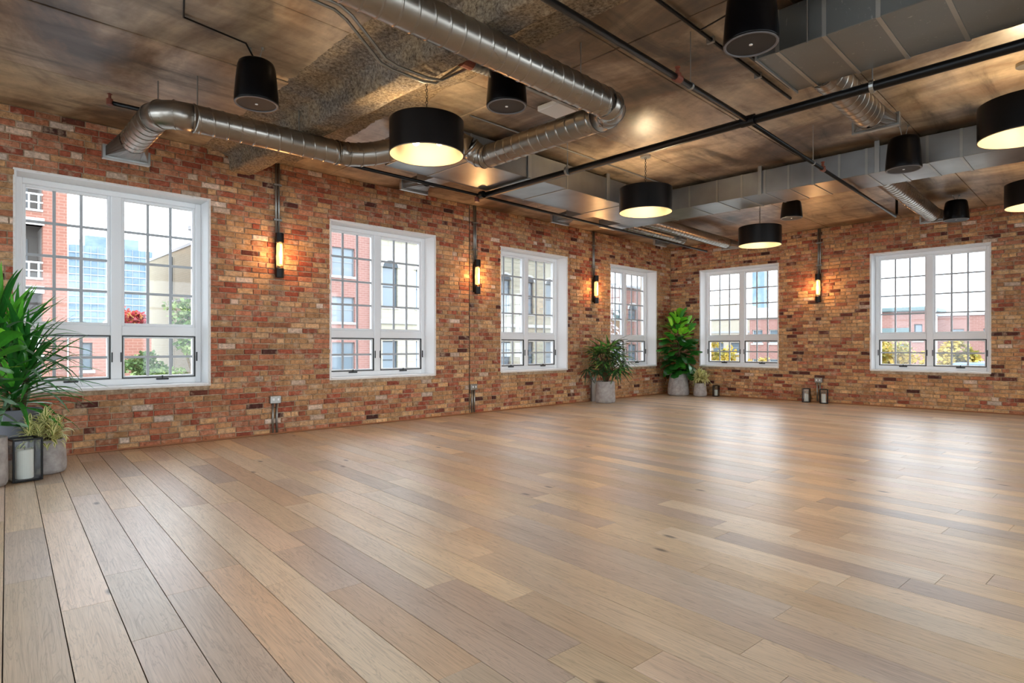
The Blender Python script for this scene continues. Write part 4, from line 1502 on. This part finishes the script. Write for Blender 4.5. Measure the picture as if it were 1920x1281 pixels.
def facade(root, plane, y0, y1, z0, z1, holes, m, depth=0.5, axis='x', name='wall', face=1):
    """vertical wall with real openings. axis 'x': plane x=const facing +x; axis 'y': plane y=const facing -y"""
    ys = sorted({y0, y1} | {v for h in holes for v in h[:2] if y0 < v < y1}); zs = sorted({z0, z1} | {v for h in holes for v in h[2:4] if z0 < v < z1})
    mb = MB()
    for i in range(len(ys) - 1):
        j = 0
        while j < len(zs) - 1:
            cy, cz = (ys[i] + ys[i + 1]) / 2, (zs[j] + zs[j + 1]) / 2
            if not any(h[0] < cy < h[1] and h[2] < cz < h[3] for h in holes):
                if axis == 'x': mb.box(plane - depth, plane, ys[i], ys[i + 1], zs[j], zs[j + 1])
                else: mb.box(ys[i], ys[i + 1], plane, plane + depth, zs[j], zs[j + 1])
            j += 1
    return mb.build(name, m, root)


def bwin(root, plane, y0, y1, z0, z1, axis='x', arch=False, frame=None, sill=True, split=True, vsplit=False):
    """recessed sash window: frame part with panes below it"""
    frame = frame or m_bframe
    def B(mb, u0, u1, d0, d1, a, b_):
        if axis == 'x': mb.box(plane - d1, plane - d0, u0, u1, a, b_)
        else: mb.box(u0, u1, plane + d0, plane + d1, a, b_)
    t = 0.07
    mb = MB()
    B(mb, y0, y0 + t, .16, .28, z0, z1); B(mb, y1 - t, y1, .16, .28, z0, z1); B(mb, y0 + t, y1 - t, .16, .28, z0, z0 + t); B(mb, y0 + t, y1 - t, .16, .28, z1 - t, z1)
    zm = (z0 + z1) / 2
    if split: B(mb, y0 + t, y1 - t, .17, .27, zm - .04, zm + .04)
    ym = (y0 + y1) / 2
    if vsplit: B(mb, ym - .05, ym + .05, .15, .28, z0 + t, z1 - t)
    w = mb.build('window', frame, root)
    for a, b_ in (((z0 + t, zm - .04), (zm + .04, z1 - t)) if split else ((z0 + t, z1 - t),)):
        for c, d in (((y0 + t, ym - .05), (ym + .05, y1 - t)) if vsplit else ((y0 + t, y1 - t),)):
            mb = MB(); B(mb, c, d, .20, .23, a, b_); mb.build('pane', m_bglass, w)
    if sill:
        mb = MB(); B(mb, y0 - .1, y1 + .1, -.08, .2, z0 - .14, z0); mb.build('window_sill', m_trimw, root)
    if arch:
        mb = MB(); r = (y1 - y0) / 2
        for k in range(10):
            a0, a1 = math.pi * k / 10, math.pi * (k + 1) / 10
            ri, ro = r, r + .2
            q = [(ym + rr * math.cos(a), z1 + rr * .75 * math.sin(a)) for rr, a in ((ri, a0), (ro, a0), (ro, a1), (ri, a1))]
            f = (lambda u, v, d: (plane - d, u, v)) if axis == 'x' else (lambda u, v, d: (u, plane + d, v))
            mb.quad(*[f(u, v, -.07) for u, v in q]); mb.quad(*[f(u, v, -.07) for u, v in (q[1], q[1], q[2], q[2])]) if False else None
            mb.quad(f(*q[1], -.07), f(*q[1], .02), f(*q[2], .02), f(*q[2], -.07)); mb.quad(f(*q[0], .02), f(*q[0], -.07), f(*q[3], -.07), f(*q[3], .02))
        mb.build('arch_hood', m_trimw, root)
        mb = MB()
        pts = [(ym + r * math.cos(math.pi * k / 10), z1 + r * .75 * math.sin(math.pi * k / 10)) for k in range(11)]
        d = .02
        n0 = len(mb.v)
        for dd in (-.01, .05):
            for u, v in pts: mb.v.append((plane - dd, u, v) if axis == 'x' else (u, plane + dd, v))
        mb.face(tuple(range(n0, n0 + 11))); mb.face(tuple(range(n0 + 11, n0 + 22))[::-1])
        for k in range(10): mb.face((n0 + k, n0 + k + 1, n0 + 12 + k, n0 + 11 + k))
        mb.build('arch_light', m_dframe, root)


# orange-red balcony building (left of the near window)
A = thing('apartment_building', 'orange-red brick apartment block with white balcony rails seen in the nearest window', 'building', (0, 0, 0))
ho = [(0.6, 3.68, 7.55, 10.1), (0.6, 3.68, 4.3, 6.9), (0.6, 3.68, 1.05, 3.65), (0.6, 3.68, -2.2, 0.4)]
facade(A, -36, -14, 4.62, GZ, 16, ho, m_rbrick)
mb = MB(); mb.box(-50, -36.5, 4.2, 4.62, GZ, 16); mb.build('side_wall', m_rbrick, A)
mb = MB(); mb.box(-38.4, -38.2, 0.4, 4.0, GZ, 14); mb.build('recess_back', m_recessgrey, A)
for h in ho:
    mb = MB(); mb.box(-38.2, -36.5, h[0], h[1], h[2] - .25, h[2]); mb.build('balcony_floor', m_trimw, A)
    mb = MB(); mb.box(-36.52, -35.93, h[0], h[1] + .05, h[3], h[3] + .34); mb.build('lintel', m_trimw, A)
    mb = MB(); mb.box(-38.2, -36.5, h[1], h[1] + .2, h[2], h[3]); mb.build('recess_side', m_recessgrey, A)
    r = MB(); z = h[2]
    r.box(-36.0, -35.94, h[0], h[1], z, z + .10); r.box(-36.0, -35.94, h[0], h[1], z + .78, z + .86); r.box(-36.0, -35.94, h[0], h[1], z + .40, z + .46)
    y = h[0]
    while y < h[1]:
        r.box(-35.99, -35.95, y, y + .07, z + .1, z + .78); y += .36
    r.build('balcony_rail', m_trimw, A)
    bwin(A, -38.0, 1.4, 3.3, z + .35, z + 2.2, sill=False, vsplit=True, split=False)

Lw = thing('annex_building', 'low red brick annex with a grey-green cornice behind the strappy plant', 'building', (0, 0, 0))
facade(Lw, -35.4, 4.66, 8.1, GZ, 2.05, [(5.10, 5.55, -.05, 1.3)], m_rbrick)
mb = MB(); mb.box(-44, -35.9, 4.66, 8.1, 1.8, 2.05); mb.build('roof', m_roofgrey, Lw)
mb = MB(); mb.box(-44, -35.9, 7.8, 8.1, GZ, 1.8); mb.build('side_wall', m_rbrick, Lw)
bwin(Lw, -35.4, 5.10, 5.55, -.05, 1.3, frame=m_dframe)
mb = MB(); mb.bbox(-35.95, -35.1, 4.7, 5.25, 2.06, 2.42, .08); mb.build('cornice', m_copper, Lw)

# glass tower far off
T = thing('glass_tower', 'distant pale blue glass tower block', 'building', (0, 0, 0))
mb = MB(); mb.box(-172, -150, 19.4, 34.6, GZ, 22.0); mb.build('glass_body', m_tower, T)
mb = MB(); mb.box(-170, -150.6, 22.3, 32.0, 22.0, 24.3); mb.build('penthouse', m_tower, T)
for i in range(21):
    z = GZ + 1.0 + i * 1.5
    if z < 22.0:
        mb = MB(); mb.box(-150, -149.86, 19.35, 34.65, z - .10, z + .10); mb.build('floor_band', m_slab, T)
mb = MB()
for i in range(13): mb.box(-150, -149.88, 19.4 + i * 1.25, 19.48 + i * 1.25, GZ, 22.0)
stuff(mb.build('tower_mullions', m_slab, T))
W1 = thing('white_pavilion', 'small white domed pavilion roof below the glass tower', 'building', (-70, 13.4, GZ))
mb = MB(); mb.smooth = True; mb.lathe([(2.4, 0), (2.4, 10.6), (2.2, 11.6), (1.5, 12.6), (.6, 13.1), (.01, 13.2)], 20); mb.build('dome', m_trimw, W1)
mb = MB(); mb.box(-4, 4, -4, 4, 0, 9.3); mb.build('base', m_trimw, W1)

# red and cream building row across the street
R = thing('red_building', 'red brick building with paired grey windows and a cream side wall', 'building', (0, 0, 0))
wins = [(18.6, 20.25, 5.78, 7.67), (18.6, 20.25, 2.72, 4.4), (18.6, 20.25, -.5, 1.38), (14.2, 15.85, 5.78, 7.67), (14.2, 15.85, 2.72, 4.4), (14.2, 15.85, -.5, 1.38)]
facade(R, -36, 12.0, 21.4, GZ, 7.75, wins, m_pbrick)
mb = MB(); mb.box(-36.5, -36, 12.0, 21.4, 7.75, 12.5); mb.build('parapet', m_pbrick, R)
for w in wins: bwin(R, -36, *w, vsplit=True)
mb = MB(); mb.box(-54, -36.5, 12.0, 12.4, GZ, 7.75); mb.build('side_wall', m_creamside, R)
mb = MB(); mb.box(-54, -36.5, 11.95, 12.45, 7.75, 7.95); mb.build('coping', m_roofgrey, R)
for x, r_ in ((-40.5, .05), (-46.5, .05)):
    mb = MB(); mb.rod((x, 11.9, GZ), (x, 11.9, 7.4), r_, 8); mb.build('drain_pipe', m_dframe, R)
mb = MB(); mb.box(-47, -37.2, 11.86, 11.99, 4.2, 4.35); mb.box(-46, -38.2, 11.86, 11.99, 1.1, 1.22); mb.build('fire_stair', m_recessgrey, R)
mb = MB(); mb.lathe([(.35, 0), (.35, 1.2), (.5, 1.25), (.5, 1.5), (.1, 1.7)], 12, (-45, 13.0, 7.95)); mb.build('roof_vent', m_roofgrey, R)
Cb = thing('cream_building', 'cream stone building with tall arched windows', 'building', (0, 0, 0))
cw = []
for k in range(8):
    y = 22.35 + 2.8 * k
    cw += [(y, y + 1.25, 3.9, 6.7), (y, y + 1.25, -1.2, 1.5)]
facade(Cb, -35.9, 21.4, 44.6, GZ, 13, cw, m_cream)
for w in cw: bwin(Cb, -35.9, *w, arch=(w[2] > 2), frame=m_dframe)
for z in (2.7, 8.6):
    mb = MB(); mb.bbox(-35.98, -35.7, 21.4, 44.6, z, z + .28, .05); mb.build('string_course', m_trimw, Cb)
mb = MB()
for i in range(34): mb.box(-35.9, -35.82, 21.42, 21.42 + (.75 if i % 2 else .5), GZ + i * .62, GZ + i * .62 + .58)
stuff(mb.build('quoins', m_trimw, Cb))
D = thing('brick_building', 'pink brick building with small arched windows beyond the cream building', 'building', (0, 0, 0))
dw = []
for k in range(5):
    y = 46.6 + 2.75 * k
    dw += [(y, y + 1.5, 3.9, 5.0), (y, y + 1.5, -.6, 1.3)]
facade(D, -36, 44.6, 62, GZ, 7.2, dw, m_pbrick)
for w in dw: bwin(D, -36, *w, arch=(w[2] > 2), frame=m_dframe)
mb = MB(); mb.bbox(-36.3, -35.7, 44.6, 62, 7.2, 7.5, .06); mb.build('cornice', m_roofgrey, D)

# beyond the far wall
E1 = thing('beige_building', 'beige stepped building in the window by the corner plant', 'building', (0, 0, 0))
bw = [(-30.6, -29.4, .4, 1.5), (-28.6, -27.4, .4, 1.5)]
facade(E1, 60, -31.6, -25.4, GZ, 3.9, bw, m_beige, axis='y')
mb = MB(); mb.box(-31.0, -28.4, 61, 66, 3.9, 5.6); mb.build('upper_storey', m_beige, E1)
mb = MB(); mb.box(-31.8, -25.3, 59.9, 66, 3.9, 4.1); mb.build('roof_edge', m_roofgrey, E1)
mb = MB(); mb.box(-28.2, -24.2, 63, 68, 3.9, 5.2); mb.build('roof_house', m_trimw, E1)
mb = MB(); mb.box(-31.6, -25.4, 59.94, 60.0, 2.5, 2.7); mb.build('ledge', m_roofgrey, E1)
for w in bw: bwin(E1, 60, *w, axis='y')
E2 = thing('red_building', 'small red brick building with pale window surrounds right of the beige one', 'building', (0, 0, 0))
rw = [(-25.0, -24.0, 1.4, 2.7), (-23.4, -22.4, 1.4, 2.7), (-25.0, -24.0, -1.4, -.1), (-23.4, -22.4, -1.4, -.1)]
facade(E2, 57, -25.25, -21.4, GZ, 3.7, rw, m_pbrick, axis='y')
mb = MB(); mb.box(-25.28, -21.3, 56.9, 59.8, 3.7, 3.95); mb.build('roof_edge', m_trimw, E2)
for w in rw: bwin(E2, 57, *w, axis='y', frame=m_trimw)
E3 = thing('mast_tower', 'thin blue-grey tower with an aerial mast far beyond the beige building', 'building', (-63.6, 150, GZ))
mb = MB(); mb.box(-1.5, 1.5, -1.5, 1.5, 0, 29.5); mb.build('shaft', m_tower, E3)
mb = MB(); mb.rod((0, 0, 29.5), (0, 0, 34), .12, 6)
for k in range(5): mb.box(-2.0, 2.0, -.06, .06, 24 - k * 1.6, 24.12 - k * 1.6)
mb.build('aerial_mast', m_dframe, E3)
F1 = thing('red_building', 'low red brick building with a grey-green roof edge in the last window', 'building', (0, 0, 0))
fw = [(-14.9, -14.1, .2, 1.3), (-13.6, -12.8, .2, 1.3), (-12.3, -11.7, 1.6, 3.0)]
facade(F1, 60, -16.2, -11.2, GZ, 4.1, fw, m_pbrick, axis='y')
mb = MB(); mb.bbox(-16.6, -11.0, 59.6, 66, 4.1, 4.5, .08); mb.build('roof_edge', m_copper, F1)
mb = MB(); mb.box(-16.2, -12.6, 59.9, 60, 2.3, 2.7); mb.build('awning_band', m_copper, F1)
for w in fw: bwin(F1, 60, *w, axis='y', frame=m_dframe)
F2 = thing('long_building', 'long low pink-red brick building with rooftop ducts in the last window', 'building', (0, 0, 0))
gw = [(-10.2, -9.3, 1.7, 2.6), (-8.0, -7.1, 1.7, 2.6), (-5.9, -5.0, .8, 1.6)]
facade(F2, 63, -11.2, -3.2, GZ, 3.75, gw, m_pbrick, axis='y')
for w in gw: bwin(F2, 63, *w, axis='y')
mb = MB(); mb.box(-11.3, -3.0, 62.9, 70, 3.75, 3.95); mb.build('roof_edge', m_roofgrey, F2)
mb = MB()
for x in (-6.9, -6.1, -5.3, -4.5): mb.box(x, x + .45, 64, 64.5, 3.95, 5.2)
mb.box(-7, -4, 64.1, 64.4, 4.5, 4.8); mb.rod((-5.9, 64, 4), (-5.9, 64, 6.2), .06, 6)
mb.build('roof_plant', m_roofgrey, F2)
F3 = thing('shed_roof', 'blue-grey shed roof low in the last window', 'building', (0, 0, 0))
mb = MB(); mb.box(-4.8, -2.0, 31.5, 35, GZ, .1); mb.build('shed_wall', m_beige, F3)
mb = MB(); mb.bbox(-5.0, -1.8, 31.2, 35.3, .1, .42, .05); mb.build('roof', m_bluegrey, F3)


def tree(x, y, zc, rx, rz, cols, label, nleaf=2600, trunk=True, sz=.16, cat='tree', nm='street_tree', grp=None):
    t = thing(nm, label, cat, (x, y, GZ), 0, grp)
    rr = random.Random(int(abs(x * 13 + y * 7)))
    mb = MB()
    clumps = []
    for i in range(26):
        a, c = rr.uniform(0, 2 * math.pi), rr.uniform(-1, 1)
        q = rr.uniform(.35, .9)
        s = math.sqrt(1 - c * c)
        clumps.append((q * rx * s * math.cos(a), q * rx * s * math.sin(a), q * rz * c, rr.uniform(.24, .42) * rx, rr.choice(cols)))
    for i in range(nleaf):
        cx, cy, cz, r, c = rr.choice(clumps)
        a, cc = rr.uniform(0, 2 * math.pi), rr.uniform(-1, 1)
        s = math.sqrt(1 - cc * cc); q = rr.uniform(.5, 1) * r
        p_ = Vector((cx + q * s * math.cos(a), cy + q * s * math.sin(a), cz + q * cc * .8 + zc - GZ))
        M = Matrix.Translation(p_) @ Matrix.Rotation(rr.uniform(0, 6.28), 4, 'Z') @ Matrix.Rotation(rr.uniform(-1.2, 1.2), 4, 'Y') @ Matrix.Rotation(rr.uniform(-1, 1), 4, 'X')
        k = rr.uniform(.8, 1.2)
        mb.tint = gr(*[min(255, v * k) for v in c])
        l, w = sz * rr.uniform(.7, 1.3), sz * .45
        mb.quad(M @ Vector((0, 0, 0)), M @ Vector((l * .5, -w, .02)), M @ Vector((l, 0, 0)), M @ Vector((l * .5, w, .02)))
    stuff(mb.build('foliage', m_tree, t, True))
    if trunk:
        mb = MB(); mb.smooth = True
        mb.tube([(0, 0, 0), (.1, .05, (zc - GZ) * .55), (0, 0, zc - GZ)], .16, 8, True, [.2, .15, .06])
        for i in range(7):
            cx, cy, cz = clumps[i][:3]
            mb.tube([(.05, .03, (zc - GZ) * (.6 + .04 * i)), (cx * .6, cy * .6, (zc - GZ) * .85 + cz * .4), (cx, cy, cz + zc - GZ)], .05, 5, True, [.08, .05, .02])
        mb.build('trunk', m_bark, t)
    return t


GRN = [(91, 114, 60), (75, 100, 50), (111, 127, 75)]
RED = [(160, 63, 54), (175, 86, 68), (168, 122, 68), (150, 50, 57)]
YEL = [(168, 144, 57), (155, 129, 52), (131, 122, 57), (175, 154, 80)]
tree(-62, 12.6, 2.6, 2.3, 2.4, RED, 'red autumn tree in front of the glass tower', 2400, True, .34)
tree(-28, 8.35, 2.1, 1.35, 1.9, GRN, 'slim green tree before the cream side wall', 1500, True, .20)
for x, y, z, rx, rz, lab in ((-27.2, 6.3, -.45, 1.25, 1.1, 'green shrub below the red tree in the nearest window'), (-24.4, 7.25, -.6, 1.1, 1.1, 'green shrub under the slim green tree'),
                             (-31.5, 6.9, .25, .9, .8, 'dark green treetop against the red annex')):
    tree(x, y, z, rx, rz, GRN, lab, 1700, True, .16)
for x, y, z, rx, lab in ((-15.4, 31, .35, 1.25, 'yellow autumn tree low in the corner window'), (-14.2, 32.5, -.5, 1.0, 'yellow treetop beside the red building in the corner window'),
                         (-8.0, 34, .35, 1.45, 'yellow autumn tree below the low red building'), (-5.2, 32.9, .2, 1.0, 'yellow treetop at the middle of the last window'),
                         (-9.9, 40, .35, 1.2, 'yellow treetop against the left side of the low red building')):
    tree(x, y, z, rx, 1.3, YEL, lab, 1900, True, .20)
